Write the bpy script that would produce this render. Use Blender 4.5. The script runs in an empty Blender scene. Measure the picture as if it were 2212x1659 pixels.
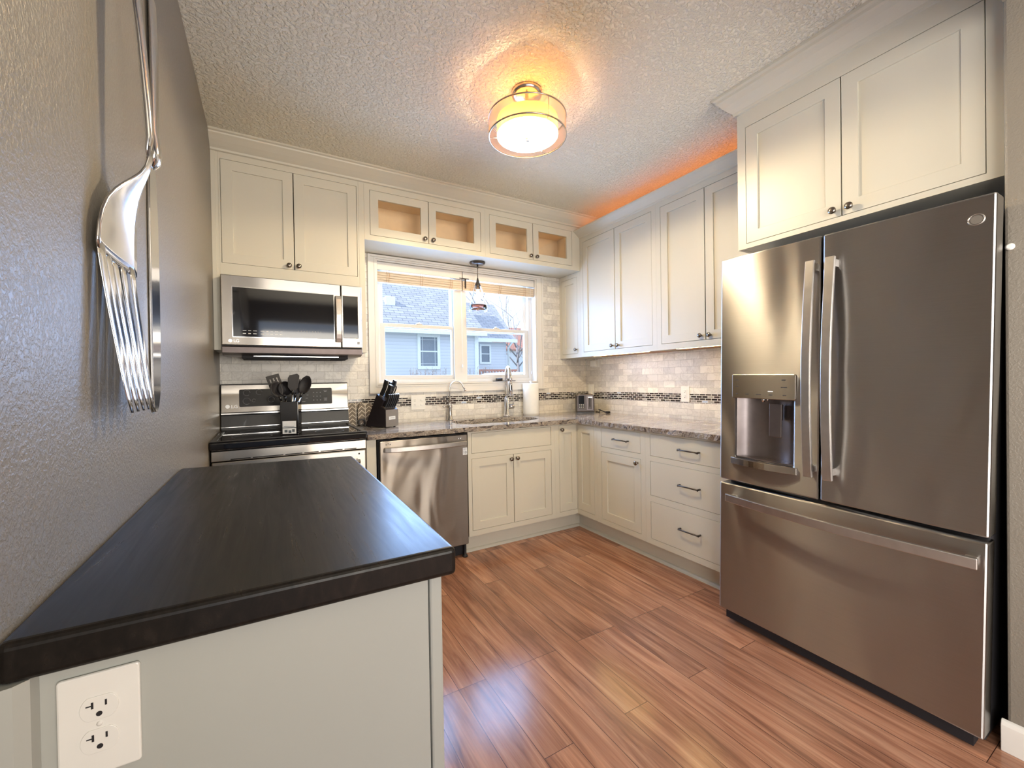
import bpy, bmesh, math, random
from mathutils import Vector, Matrix, Euler
random.seed(7)
S = bpy.context.scene
COL = S.collection
PI = math.pi
# ------------------------------------------------------------------ camera, world, sun, area lights, exposure
CAMP = (-2.16299713, -2.69677941, 1.22202725)
YAW, PITCH, ROLL = 0.524467869, -0.00831275191, -0.0161649486
cd = bpy.data.cameras.new('camera'); cam = bpy.data.objects.new('camera', cd); COL.objects.link(cam)
cd.sensor_fit = 'HORIZONTAL'; cd.sensor_width = 36.0; cd.lens = 907.933 / 2212 * 36.0
cd.clip_start = 0.02; cd.clip_end = 300
fw = Vector((math.sin(YAW)*math.cos(PITCH), math.cos(YAW)*math.cos(PITCH), math.sin(PITCH)))
r0 = Vector((math.cos(YAW), -math.sin(YAW), 0)); u0 = r0.cross(fw)
rr = r0*math.cos(ROLL) + u0*math.sin(ROLL); uu = -r0*math.sin(ROLL) + u0*math.cos(ROLL)
M = Matrix((rr, uu, -fw)).transposed().to_4x4(); M.translation = Vector(CAMP)
cam.matrix_world = M
S.camera = cam

w = bpy.data.worlds.new('sky'); S.world = w; w.use_nodes = True
nt = w.node_tree; bg = nt.nodes['Background']
bg.inputs[0].default_value = (0.63, 0.76, 1.0, 1); bg.inputs[1].default_value = 1.0

sd = bpy.data.lights.new('sun', 'SUN'); sd.energy = 2.0; sd.angle = 0.009; sd.color = (1.0, 0.95, 0.88)
so = bpy.data.objects.new('sun', sd); COL.objects.link(so)
so.rotation_euler = Vector((0.80, -0.10, -0.59)).to_track_quat('-Z', 'Y').to_euler()

def area(name, loc, direction, sx, sy, power, color, spread=math.pi):
    l = bpy.data.lights.new(name, 'AREA'); l.shape = 'RECTANGLE'; l.size = sx; l.size_y = sy; l.energy = power; l.color = color
    o = bpy.data.objects.new(name, l); COL.objects.link(o); o.location = loc
    l.spread = spread
    o.rotation_euler = Vector(direction).to_track_quat('-Z', 'Y').to_euler()
    return o
# daylight through kitchen window and inferred side opening; rear light is added fill
area('rear_fill_light', (-1.05, -5.55, 1.45), (0, 1, 0.45), 2.4, 1.7, 34, (1.0, 0.90, 0.74), math.radians(120))
area('side_door_daylight', (-2.56, -4.05, 1.2), (1, 0.12, 0.0), 1.75, 1.8, 22, (1.0, 0.92, 0.80), math.radians(115))
area('kitchen_window_daylight', (-0.70, 0.90, 1.70), (0, -1, -0.1), 1.40, 0.85, 28, (0.34, 0.56, 1.0))

S.view_settings.view_transform = 'Standard'; S.view_settings.look = 'None'
S.view_settings.exposure = 1.18; S.view_settings.gamma = 1.0
S.view_settings.use_curve_mapping = False

# ------------------------------------------------------------------ materials
MAT = {}
class NT:
    def __init__(s, name):
        s.m = bpy.data.materials.new(name); s.m.use_nodes = True
        s.t = s.m.node_tree; s.b = s.t.nodes['Principled BSDF']; s.o = s.t.nodes['Material Output']
        MAT[name] = s.m
    def n(s, typ, **kw):
        nd = s.t.nodes.new('ShaderNode' + typ)
        for k, v in kw.items():
            if k in nd.inputs: nd.inputs[k].default_value = v
            else: setattr(nd, k, v)
        return nd
    def l(s, a, b): s.t.links.new(a, b)
    def set(s, **kw):
        for k, v in kw.items():
            k = k.replace('_', ' ')
            s.b.inputs[k].default_value = v
    def coord(s, scale=(1, 1, 1), order=None):
        tc = s.n('TexCoord')
        out = tc.outputs['Object']
        if order:
            sp = s.n('SeparateXYZ'); s.l(out, sp.inputs[0]); cb = s.n('CombineXYZ')
            for i, ch in enumerate(order):
                if ch != '0': s.l(sp.outputs['XYZ'.index(ch)], cb.inputs[i])
            out = cb.outputs[0]
        mp = s.n('Mapping'); mp.inputs['Scale'].default_value = scale
        s.l(out, mp.inputs['Vector'])
        return mp.outputs[0]
    def noise(s, vec, scale, detail=3, rough=.5, dist=0):
        n = s.n('TexNoise'); n.inputs['Scale'].default_value = scale; n.inputs['Detail'].default_value = detail
        n.inputs['Roughness'].default_value = rough; n.inputs['Distortion'].default_value = dist
        s.l(vec, n.inputs['Vector']); return n
    def ramp(s, fac, stops, interp='LINEAR'):
        r = s.n('ValToRGB'); e = r.color_ramp.elements; r.color_ramp.interpolation = interp
        while len(e) > 1: e.remove(e[-1])
        e[0].position = stops[0][0]; e[0].color = (*stops[0][1], 1)
        for p, c in stops[1:]:
            x = e.new(p); x.color = (*c, 1)
        s.l(fac, r.inputs['Fac']); return r
    def mix(s, fac, a, b, mode='MIX'):
        m = s.n('MixRGB'); m.blend_type = mode
        for i, v in ((0, fac), (1, a), (2, b)):
            if hasattr(v, 'links'): s.l(v, m.inputs[i])
            else: m.inputs[i].default_value = v if i == 0 else (*v, 1)
        return m.outputs[0]
    def bump(s, h, strength=.3, dist=.01):
        b = s.n('Bump'); b.inputs['Strength'].default_value = strength; b.inputs['Distance'].default_value = dist
        s.l(h, b.inputs['Height']); s.l(b.outputs[0], s.b.inputs['Normal']); return b
    def color(s, sock): s.l(sock, s.b.inputs['Base Color'])

def plain(name, col, rough=.5, metal=0, var=.06, vscale=25, bump=0, bscale=200, coat=0, spec=.5):
    m = NT(name)
    v = m.coord()
    n = m.noise(v, vscale, 3)
    lo = tuple(c*(1-var) for c in col); hi = tuple(min(1, c*(1+var)) for c in col)
    m.color(m.ramp(n.outputs['Fac'], [(.3, lo), (.7, hi)]).outputs[0])
    m.set(Roughness=rough, Metallic=metal)
    m.b.inputs['Coat Weight'].default_value = coat
    m.b.inputs['Specular IOR Level'].default_value = spec
    if bump:
        n2 = m.noise(v, bscale, 2); m.bump(n2.outputs['Fac'], bump, .002)
    return m.m

plain('cabinet_paint', (.615, .58, .485), .38, var=.012, vscale=3)
plain('trim_paint', (.74, .71, .66), .4, var=.012, vscale=4)
plain('vinyl', (.66, .635, .59), .35, var=.012, vscale=4)
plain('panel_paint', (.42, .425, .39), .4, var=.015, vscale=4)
plain('white_plastic', (.80, .78, .73), .3, var=.01)
plain('slot_dark', (.012, .010, .012), .6)
plain('black_plastic', (.012, .012, .013), .32, coat=.3)
plain('black_rubber', (.016, .014, .016), .6)
plain('black_glass', (.006, .006, .008), .06, coat=.5)
plain('dark_display', (.020, .021, .026), .14)
plain('bronze', (.10, .085, .075), .3, metal=.85)
plain('nickel', (.50, .47, .43), .22, metal=1)
plain('knob_metal', (.25, .215, .185), .24, metal=1)
plain('chrome', (.72, .71, .70), .10, metal=1)
plain('fork_steel', (.66, .66, .68), .14, metal=1, var=.03, vscale=6)
plain('handle_steel', (.58, .55, .52), .34, metal=1)
plain('dark_steel', (.20, .17, .165), .34, metal=.9)
plain('toaster_steel', (.085, .07, .064), .32, metal=.8)
plain('gap_black', (.008, .007, .010), .7)
plain('case_grey', (.035, .033, .036), .5)
plain('inner_wood', (.55, .33, .16), .45, var=.12)
plain('under_wood', (.42, .18, .06), .45, var=.15)
plain('glass_cab_inside', (.84, .70, .53), .5, var=.03)
plain('paper', (.86, .85, .82), .9, var=.02, bump=.4, bscale=160)
plain('label_white', (.78, .80, .82), .4)
plain('label_ink', (.10, .12, .14), .5)
plain('logo_silver', (.80, .80, .80), .25, metal=.6)
plain('mark_grey', (.33, .33, .34), .4)
plain('mark_dark', (.05, .05, .06), .4)
plain('sink_steel', (.34, .31, .28), .3, metal=.9)
plain('house_trim', (.80, .86, .86), .5)
plain('house_glass', (.20, .24, .28), .12)
plain('bark', (.30, .28, .29), .9)
plain('car_paint', (.75, .76, .78), .2, coat=.5)
plain('car_glass', (.22, .28, .34), .1)
plain('fence_wood', (.52, .24, .17), .8, var=.2)
plain('roof_tile_red', (.42, .20, .15), .8, var=.3, vscale=9)
plain('lawn', (.30, .31, .22), .95, var=.3, vscale=4)
plain('stem_wood', (.34, .28, .25), .9)
plain('block_wood', (.018, .013, .015), .4)
plain('block_front', (.22, .20, .19), .42)

def _wall(name, col, rough, bscale, strength, dist=.003):
    m = NT(name); v = m.coord()
    n1 = m.noise(v, bscale, 4, .55, .2)
    n2 = m.noise(v, bscale*.28, 2, .5)
    r = m.ramp(n1.outputs['Fac'], [(.42, (0, 0, 0)), (.62, (1, 1, 1))])
    ad = m.n('Math', operation='ADD'); m.l(r.outputs[0], ad.inputs[0]); m.l(n2.outputs['Fac'], ad.inputs[1])
    m.bump(ad.outputs[0], strength, dist)
    n3 = m.noise(v, 1.2, 2)
    m.color(m.ramp(n3.outputs['Fac'], [(.3, tuple(c*.97 for c in col)), (.7, tuple(min(1, c*1.03) for c in col))]).outputs[0])
    m.set(Roughness=rough); return m.m
_wall('wall_paint', (.215, .19, .155), .36, 150, .34, .0016)
_wall('ceiling_paint', (.87, .82, .68), .8, 62, 1.0, .0065)

def _floor():
    m = NT('floor_wood'); v = m.coord(order='YX0')
    b = m.n('TexBrick'); m.l(v, b.inputs['Vector'])
    b.inputs['Scale'].default_value = 1; b.inputs['Brick Width'].default_value = 1.15; b.inputs['Row Height'].default_value = .118
    b.inputs['Mortar Size'].default_value = .0012; b.inputs['Mortar Smooth'].default_value = .3; b.offset = .37; b.offset_frequency = 3
    b.inputs['Color1'].default_value = (0, 0, 0, 1); b.inputs['Color2'].default_value = (1, 1, 1, 1); b.inputs['Mortar'].default_value = (.5, .5, .5, 1)
    # each plank shifts its own grain
    sh = m.n('VectorMath', operation='SCALE'); sh.inputs['Scale'].default_value = 17.0; m.l(b.outputs['Color'], sh.inputs[0])
    ad = m.n('VectorMath', operation='ADD'); m.l(v, ad.inputs[0]); m.l(sh.outputs[0], ad.inputs[1])
    mp = m.n('Mapping'); mp.inputs['Scale'].default_value = (1.6, 19, 1); m.l(ad.outputs[0], mp.inputs['Vector'])
    g = m.noise(mp.outputs[0], 1.0, 5, .62, 1.1)
    mp2 = m.n('Mapping'); mp2.inputs['Scale'].default_value = (3, 120, 1); m.l(ad.outputs[0], mp2.inputs['Vector'])
    g2 = m.noise(mp2.outputs[0], 1.0, 3, .6, .4)
    c = m.ramp(g.outputs['Fac'], [(.25, (.14, .060, .038)), (.42, (.30, .142, .086)), (.58, (.43, .22, .137)), (.78, (.60, .35, .225))])
    c2 = m.ramp(g2.outputs['Fac'], [(.3, (.72, .72, .72)), (.65, (1.08, 1.06, 1.04))])
    x = m.mix(.8, c.outputs[0], c2.outputs[0], 'MULTIPLY')
    pt = m.ramp(b.outputs['Color'], [(0, (.74, .72, .74)), (1, (1.15, 1.12, 1.1))])
    x = m.mix(.9, x, pt.outputs[0], 'MULTIPLY')
    x = m.mix(b.outputs['Fac'], x, (.05, .02, .014))
    m.color(x); m.set(Roughness=.18)
    inv = m.n('Math', operation='SUBTRACT'); inv.inputs[0].default_value = 1; m.l(b.outputs['Fac'], inv.inputs[1])
    hh = m.n('Math', operation='MULTIPLY_ADD'); m.l(g2.outputs['Fac'], hh.inputs[0]); hh.inputs[1].default_value = .25; m.l(inv.outputs[0], hh.inputs[2])
    m.bump(hh.outputs[0], .12, .0005)
_floor()

def _tile(name, order):
    m = NT(name); v = m.coord(order=order)
    b = m.n('TexBrick'); m.l(v, b.inputs['Vector'])
    b.inputs['Scale'].default_value = 1; b.inputs['Brick Width'].default_value = .113; b.inputs['Row Height'].default_value = .0545
    b.inputs['Mortar Size'].default_value = .0011; b.inputs['Mortar Smooth'].default_value = .2; b.offset = .5
    b.inputs['Color1'].default_value = (0, 0, 0, 1); b.inputs['Color2'].default_value = (1, 1, 1, 1); b.inputs['Mortar'].default_value = (.5, .5, .5, 1)
    sh = m.n('VectorMath', operation='SCALE'); sh.inputs['Scale'].default_value = 9.0; m.l(b.outputs['Color'], sh.inputs[0])
    ad = m.n('VectorMath', operation='ADD'); m.l(v, ad.inputs[0]); m.l(sh.outputs[0], ad.inputs[1])
    n = m.noise(ad.outputs[0], 9, 5, .6, 1.6)
    ve = m.ramp(n.outputs['Fac'], [(.30, (.66, .63, .575)), (.45, (.75, .72, .665)), (.5, (.645, .61, .56)), (.54, (.765, .735, .68)), (.8, (.79, .76, .705))])
    t = m.ramp(b.outputs['Color'], [(0, (.80, .79, .79)), (.5, (.95, .94, .93)), (1, (1.08, 1.07, 1.04))])
    x = m.mix(1, ve.outputs[0], t.outputs[0], 'MULTIPLY')
    x = m.mix(b.outputs['Fac'], x, (.42, .39, .34))
    m.color(x); m.set(Roughness=.34)
    inv = m.n('Math', operation='SUBTRACT'); inv.inputs[0].default_value = 1; m.l(b.outputs['Fac'], inv.inputs[1])
    m.bump(inv.outputs[0], .5, .0015)
_tile('tile_back', 'XZ0'); _tile('tile_right', 'YZ0')

def _mosaic(name, order):
    m = NT(name); v = m.coord(order=order)
    b = m.n('TexBrick'); m.l(v, b.inputs['Vector'])
    b.inputs['Scale'].default_value = 1; b.inputs['Brick Width'].default_value = .048; b.inputs['Row Height'].default_value = .0178
    b.inputs['Mortar Size'].default_value = .0021; b.inputs['Mortar Smooth'].default_value = .1; b.offset = .42
    b.inputs['Color1'].default_value = (0, 0, 0, 1); b.inputs['Color2'].default_value = (1, 1, 1, 1); b.inputs['Mortar'].default_value = (.5, .5, .5, 1)
    r = m.ramp(b.outputs['Color'], [(0, (.020, .014, .013)), (.28, (.055, .038, .034)), (.55, (.028, .022, .022)), (.68, (.16, .14, .115)), (.82, (.36, .34, .31)), (.91, (.05, .035, .03)), (.965, (.48, .56, .70))], 'CONSTANT')
    m.color(m.mix(b.outputs['Fac'], r.outputs[0], (.74, .71, .66)))
    m.set(Roughness=.12)
    inv = m.n('Math', operation='SUBTRACT'); inv.inputs[0].default_value = 1; m.l(b.outputs['Fac'], inv.inputs[1])
    m.bump(inv.outputs[0], .6, .002)
_mosaic('mosaic_back', 'XZ0'); _mosaic('mosaic_right', 'YZ0')

def _granite():
    m = NT('granite'); v = m.coord()
    mp = m.n('Mapping'); mp.inputs['Rotation'].default_value = (.35, .2, .62); mp.inputs['Scale'].default_value = (2.2, 9.5, 9.5); m.l(v, mp.inputs['Vector'])
    n = m.noise(mp.outputs[0], 1.4, 7, .66, 2.4)
    c = m.ramp(n.outputs['Fac'], [(.28, (.020, .016, .020)), (.40, (.10, .085, .09)), (.47, (.42, .39, .37)), (.53, (.20, .165, .15)), (.60, (.62, .60, .58)), (.75, (.36, .32, .29))])
    n2 = m.noise(v, 90, 3, .6)
    c2 = m.ramp(n2.outputs['Fac'], [(.35, (.7, .7, .7)), (.65, (1.1, 1.1, 1.1))])
    m.color(m.mix(.7, c.outputs[0], c2.outputs[0], 'MULTIPLY')); m.set(Roughness=.10)
    # rough chiselled edge: same stone, broken surface
    e = NT('granite_edge'); v = e.coord()
    mp = e.n('Mapping'); mp.inputs['Rotation'].default_value = (.35, .2, .62); mp.inputs['Scale'].default_value = (6, 18, 14); e.l(v, mp.inputs['Vector'])
    n = e.noise(mp.outputs[0], 1.6, 7, .68, 2.0)
    c = e.ramp(n.outputs['Fac'], [(.30, (.022, .017, .018)), (.43, (.11, .085, .075)), (.50, (.44, .38, .31)), (.56, (.16, .125, .10)), (.66, (.56, .50, .43)), (.8, (.22, .18, .15))])
    e.color(c.outputs[0]); e.set(Roughness=.4)
    n3 = e.noise(v, 45, 4, .6); e.bump(n3.outputs['Fac'], .9, .012)
_granite()

def _steel(name, col, wave=0.0, vert=False, rough=.24, rscale=3.0):
    m = NT(name); v = m.coord()
    mp = m.n('Mapping'); mp.inputs['Scale'].default_value = (3, 3, 420) if not vert else (300, 300, 3); m.l(v, mp.inputs['Vector'])
    n = m.noise(mp.outputs[0], 1.0, 2, .5)
    c = m.ramp(n.outputs['Fac'], [(.3, tuple(x*.975 for x in col)), (.7, tuple(min(1, x*1.02) for x in col))])
    m.color(c.outputs[0]); m.set(Metallic=1.0, Roughness=rough)
    m.b.inputs['Anisotropic'].default_value = .95; m.b.inputs['Anisotropic Rotation'].default_value = .25
    tg = m.n('Tangent'); tg.direction_type = 'RADIAL'; tg.axis = 'Z'; m.l(tg.outputs[0], m.b.inputs['Tangent'])
    if wave:
        mq = m.n('Mapping'); mq.inputs['Scale'].default_value = (rscale, rscale, rscale*.42); m.l(v, mq.inputs['Vector'])
        nw = m.noise(mq.outputs[0], 1.0, 1.5, .4, .6); m.bump(nw.outputs['Fac'], wave, .05)
    return m.m
_steel('steel_fridge', (.415, .405, .395), .36, rough=.33, rscale=3.2)
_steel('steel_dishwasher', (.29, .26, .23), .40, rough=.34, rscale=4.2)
_steel('steel', (.47, .435, .39), .05, rough=.22)

def _darkwood():
    m = NT('dark_wood'); v = m.coord()
    mp = m.n('Mapping'); mp.inputs['Scale'].default_value = (55, 3.0, 30); m.l(v, mp.inputs['Vector'])
    n = m.noise(mp.outputs[0], 1.0, 5, .65, .7)
    c = m.ramp(n.outputs['Fac'], [(.3, (.006, .005, .0045)), (.55, (.013, .0105, .009)), (.75, (.024, .019, .016))])
    m.color(c.outputs[0])
    r = m.ramp(n.outputs['Fac'], [(.3, (.35, .35, .35)), (.7, (.26, .26, .26))]); m.l(r.outputs[0], m.b.inputs['Roughness'])
    m.b.inputs['Specular IOR Level'].default_value = .25
_darkwood()

def _glass(name, tint=(1, 1, 1), refl=.06, rough=.02):
    m = NT(name); t = m.t
    t.nodes.remove(m.b)
    tr = m.n('BsdfTransparent'); tr.inputs[0].default_value = (*tint, 1)
    gl = m.n('BsdfGlossy'); gl.inputs['Roughness'].default_value = rough
    fr = m.n('Fresnel'); fr.inputs[0].default_value = 1.45
    mu = m.n('Math', operation='MULTIPLY'); m.l(fr.outputs[0], mu.inputs[0]); mu.inputs[1].default_value = refl
    mx = m.n('MixShader'); m.l(mu.outputs[0], mx.inputs[0]); m.l(tr.outputs[0], mx.inputs[1]); m.l(gl.outputs[0], mx.inputs[2])
    m.l(mx.outputs[0], m.o.inputs[0]); return m.m
_glass('window_glass', (.97, .985, 1.0), .12)
_glass('cabinet_glass', (.97, .96, .93), .7)
_glass('pendant_glass', (.965, .98, .99), .5)
_glass('amber_glass', (.55, .33, .26), 1.2)

def _cloth(name, col, trans):
    m = NT(name); t = m.t; t.nodes.remove(m.b)
    tr = m.n('BsdfTransparent'); df = m.n('BsdfDiffuse'); df.inputs[0].default_value = (*col, 1)
    tl = m.n('BsdfTranslucent'); tl.inputs[0].default_value = (*col, 1)
    m1 = m.n('MixShader'); m1.inputs[0].default_value = .5; m.l(df.outputs[0], m1.inputs[1]); m.l(tl.outputs[0], m1.inputs[2])
    m2 = m.n('MixShader'); m2.inputs[0].default_value = trans; m.l(m1.outputs[0], m2.inputs[1]); m.l(tr.outputs[0], m2.inputs[2])
    m.l(m2.outputs[0], m.o.inputs[0]); return m.m
_cloth('sheer_fabric', (.62, .50, .38), .55)
_cloth('inner_shade', (.0130, .0056, .0012), .0)
_cloth('added_uplight_filter', (.36, .160, .031), .0)  # tint of the disc added to dim and warm the uplight
_cloth('frosted_glass', (.95, .90, .78), .30)

def emit(name, col, strength):
    m = NT(name); m.t.nodes.remove(m.b)
    e = m.n('Emission'); e.inputs[0].default_value = (*col, 1); e.inputs[1].default_value = strength
    m.l(e.outputs[0], m.o.inputs[0]); return m.m
emit('bulb_warm', (1.0, .82, .54), 7000)
emit('bulb_pendant', (1.0, .60, .28), 10)
emit('led_warm', (1.0, .68, .26), 20)
emit('led_orange', (1.0, .32, .10), 3.4)
emit('led_puck', (1.0, .74, .46), 15)

def _bamboo():
    m = NT('bamboo'); v = m.coord()
    mp = m.n('Mapping'); mp.inputs['Scale'].default_value = (3, 1, 330); m.l(v, mp.inputs['Vector'])
    n = m.noise(mp.outputs[0], 1, 2)
    m.color(m.ramp(n.outputs['Fac'], [(.3, (.56, .45, .34)), (.7, (.78, .68, .56))]).outputs[0])
    m.bump(n.outputs['Fac'], .5, .003); m.set(Roughness=.7)
_bamboo()
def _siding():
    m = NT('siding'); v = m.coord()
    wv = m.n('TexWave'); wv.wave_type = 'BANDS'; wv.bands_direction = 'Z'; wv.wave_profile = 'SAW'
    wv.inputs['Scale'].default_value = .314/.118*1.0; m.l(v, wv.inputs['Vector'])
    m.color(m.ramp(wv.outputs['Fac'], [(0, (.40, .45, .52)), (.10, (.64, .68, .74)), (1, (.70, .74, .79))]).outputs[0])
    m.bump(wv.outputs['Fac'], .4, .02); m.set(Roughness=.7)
_siding()
def _shingle():
    m = NT('shingle'); v = m.coord()
    b = m.n('TexBrick'); m.l(v, b.inputs['Vector'])
    b.inputs['Scale'].default_value = 1; b.inputs['Brick Width'].default_value = .36; b.inputs['Row Height'].default_value = .145
    b.inputs['Mortar Size'].default_value = .010; b.inputs['Mortar Smooth'].default_value = .3; b.offset = .5; b.offset_frequency = 2
    b.inputs['Color1'].default_value = (.33, .34, .37, 1); b.inputs['Color2'].default_value = (.42, .43, .46, 1); b.inputs['Mortar'].default_value = (.12, .135, .17, 1)
    m.color(b.outputs['Color']); m.set(Roughness=.9)
_shingle()
def _chevron():
    m = NT('chevron_fabric'); v = m.coord()
    sp = m.n('SeparateXYZ'); m.l(v, sp.inputs[0])
    def mth(op, a, b=None):
        q = m.n('Math', operation=op)
        for i, x in enumerate((a, b)):
            if x is None: continue
            if hasattr(x, 'links'): m.l(x, q.inputs[i])
            else: q.inputs[i].default_value = x
        return q.outputs[0]
    # leaf rows: columns 0.052 wide, veins slanting up from each column's centre
    col = mth('PINGPONG', sp.outputs[0], .026)
    s = mth('ADD', sp.outputs[2], mth('MULTIPLY', col, -.95))
    ln = mth('PINGPONG', s, .015)
    a = mth('LESS_THAN', ln, .0028)
    st = mth('LESS_THAN', col, .0022)
    mx = mth('MAXIMUM', a, st)
    m.color(m.mix(mx, (.20, .165, .13), (.72, .66, .56))); m.set(Roughness=.9)
_chevron()

# ------------------------------------------------------------------ builders
ORG = {}
def PB(face):                      # plane facing the camera side (back run): a = x, d = outwards, z
    return lambda a, d, z: Vector((a, face - d, z))
def PR(face):                      # plane of the right run: a = y
    return lambda a, d, z: Vector((face - d, a, z))
def W(x, y, z): return Vector((x, y, z))

class MB:
    def __init__(s): s.bm = bmesh.new()
    def box(s, x0, y0, z0, x1, y1, z1): return s.lbox(W, x0, x1, y0, y1, z0, z1)
    def lbox(s, P, a0, a1, d0, d1, z0, z1, mi=0):
        vs = [s.bm.verts.new(P(a, d, z)) for a in (a0, a1) for d in (d0, d1) for z in (z0, z1)]
        for f in ((0, 1, 3, 2), (4, 6, 7, 5), (0, 4, 5, 1), (2, 3, 7, 6), (0, 2, 6, 4), (1, 5, 7, 3)):
            fa = s.bm.faces.new([vs[i] for i in f]); fa.material_index = mi
        return s
    def prism(s, pts, P, d0, d1, smooth=False, mi=0):      # pts are (a, z)
        n = len(pts)
        v0 = [s.bm.verts.new(P(a, d0, z)) for a, z in pts]; v1 = [s.bm.verts.new(P(a, d1, z)) for a, z in pts]
        s.bm.faces.new(v0).material_index = mi; s.bm.faces.new(v1[::-1]).material_index = mi
        for i in range(n):
            f = s.bm.faces.new((v0[i], v1[i], v1[(i+1) % n], v0[(i+1) % n])); f.smooth = smooth; f.material_index = mi
        return s
    def plate(s, P, a0, a1, d0, d1, z0, z1, r=.006, seg=5):   # rounded rectangle plate
        pts = []
        for (ca, cz, t0) in ((a1-r, z1-r, 0), (a0+r, z1-r, 90), (a0+r, z0+r, 180), (a1-r, z0+r, 270)):
            for k in range(seg+1):
                t = math.radians(t0 + 90*k/seg); pts.append((ca+r*math.cos(t), cz+r*math.sin(t)))
        return s.prism(pts, P, d0, d1)
    def lathe(s, prof, c, axis='z', seg=28, smooth=True, cap=True):
        c = Vector(c)
        def pt(r, h, t):
            x, y = r*math.cos(t), r*math.sin(t)
            if axis == 'z': return c + Vector((x, y, h))
            if axis == 'y': return c + Vector((x, -h, y))        # h points towards -y
            if axis == 'x': return c + Vector((-h, x, y))        # h points towards -x
            ax = Vector(axis).normalized(); e1 = ax.orthogonal().normalized(); e2 = ax.cross(e1)
            return c + e1*x + e2*y + ax*h
        rings = []
        for r, h in prof:
            rings.append([s.bm.verts.new(pt(max(r, 1e-5), h, 2*PI*k/seg)) for k in range(seg)])
        for a, b in zip(rings, rings[1:]):
            for k in range(seg):
                f = s.bm.faces.new((a[k], a[(k+1) % seg], b[(k+1) % seg], b[k])); f.smooth = smooth
        if cap:
            s.bm.faces.new(rings[0][::-1]); s.bm.faces.new(rings[-1])
        return s
    def tube(s, pts, r, seg=10, closed=False):
        pts = [Vector(p) for p in pts]; n = len(pts); rings = []
        up = None
        for i, p in enumerate(pts):
            t = (pts[min(i+1, n-1)] - pts[max(i-1, 0)]).normalized()
            if up is None: up = t.orthogonal().normalized()
            up = (up - t*up.dot(t)).normalized(); e2 = t.cross(up)
            rad = r[i] if isinstance(r, (list, tuple)) else r
            rings.append([s.bm.verts.new(p + up*rad*math.cos(2*PI*k/seg) + e2*rad*math.sin(2*PI*k/seg)) for k in range(seg)])
        for a, b in zip(rings, rings[1:]):
            for k in range(seg):
                f = s.bm.faces.new((a[k], a[(k+1) % seg], b[(k+1) % seg], b[k])); f.smooth = True
        s.bm.faces.new(rings[0][::-1]); s.bm.faces.new(rings[-1])
        return s
    def sweep(s, pts, w, t, side, taper=None):    # flat bar along a path; side = width direction
        pts = [Vector(p) for p in pts]; side = Vector(side).normalized(); rings = []
        n = len(pts)
        for i, p in enumerate(pts):
            d = (pts[min(i+1, n-1)] - pts[max(i-1, 0)]).normalized(); nn = d.cross(side).normalized()
            ww = w[i] if isinstance(w, (list, tuple)) else w
            rings.append([s.bm.verts.new(p + side*ww/2*a + nn*t/2*b) for a, b in ((-1, -1), (1, -1), (1, 1), (-1, 1))])
        for a, b in zip(rings, rings[1:]):
            for k in range(4): s.bm.faces.new((a[k], a[(k+1) % 4], b[(k+1) % 4], b[k]))
        s.bm.faces.new(rings[0][::-1]); s.bm.faces.new(rings[-1])
        return s
    def sphere(s, c, r, sc=(1, 1, 1), seg=14):
        m = Matrix.Translation(Vector(c)) @ Matrix.Diagonal((*sc, 1))
        g = bmesh.ops.create_uvsphere(s.bm, u_segments=seg, v_segments=seg//2+1, radius=r, matrix=m)
        for v in g['verts']:
            for f in v.link_faces: f.smooth = True
        return s
    def frame(s, P, a0, a1, z0, z1, d0, d1, holes):          # board with rectangular openings
        A = sorted({a0, a1, *[h[0] for h in holes], *[h[1] for h in holes]}); Z = sorted({z0, z1, *[h[2] for h in holes], *[h[3] for h in holes]})
        solid = {}
        for i in range(len(A)-1):
            for j in range(len(Z)-1):
                ca, cz = (A[i]+A[i+1])/2, (Z[j]+Z[j+1])/2
                solid[i, j] = not any(h[0] < ca < h[1] and h[2] < cz < h[3] for h in holes)
        vc = {}
        def v(i, j, d):
            k = (i, j, d)
            if k not in vc: vc[k] = s.bm.verts.new(P(A[i], d, Z[j]))
            return vc[k]
        for (i, j), ok in solid.items():
            if not ok: continue
            s.bm.faces.new((v(i, j, d1), v(i+1, j, d1), v(i+1, j+1, d1), v(i, j+1, d1)))
            s.bm.faces.new((v(i, j, d0), v(i, j+1, d0), v(i+1, j+1, d0), v(i+1, j, d0)))
            for (di, dj, e) in ((-1, 0, ((i, j), (i, j+1))), (1, 0, ((i+1, j), (i+1, j+1))), (0, -1, ((i, j), (i+1, j))), (0, 1, ((i, j+1), (i+1, j+1)))):
                if not solid.get((i+di, j+dj), False):
                    (p, q), (r_, t_) = e
                    s.bm.faces.new((v(p, q, d0), v(r_, t_, d0), v(r_, t_, d1), v(p, q, d1)))
        return s
    def build(s, name, mat, parent=None, bevel=0, mats=None, seg=2):
        bm = s.bm
        org = ORG.get(parent, Vector((0, 0, 0))) if parent else Vector((0, 0, 0))
        for v in bm.verts: v.co -= org
        bmesh.ops.recalc_face_normals(bm, faces=bm.faces)
        me = bpy.data.meshes.new(name); bm.to_mesh(me); bm.free()
        me.materials.append(MAT[mat])
        for q in (mats or []): me.materials.append(MAT[q])
        o = bpy.data.objects.new(name, me); COL.objects.link(o)
        if parent: o.parent = parent; ORG[o] = org
        else: ORG[o] = Vector((0, 0, 0))
        if bevel:
            b = o.modifiers.new('bevel', 'BEVEL'); b.width = bevel; b.segments = seg; b.limit_method = 'ANGLE'; b.angle_limit = .6
            b.harden_normals = False
        return o

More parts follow.
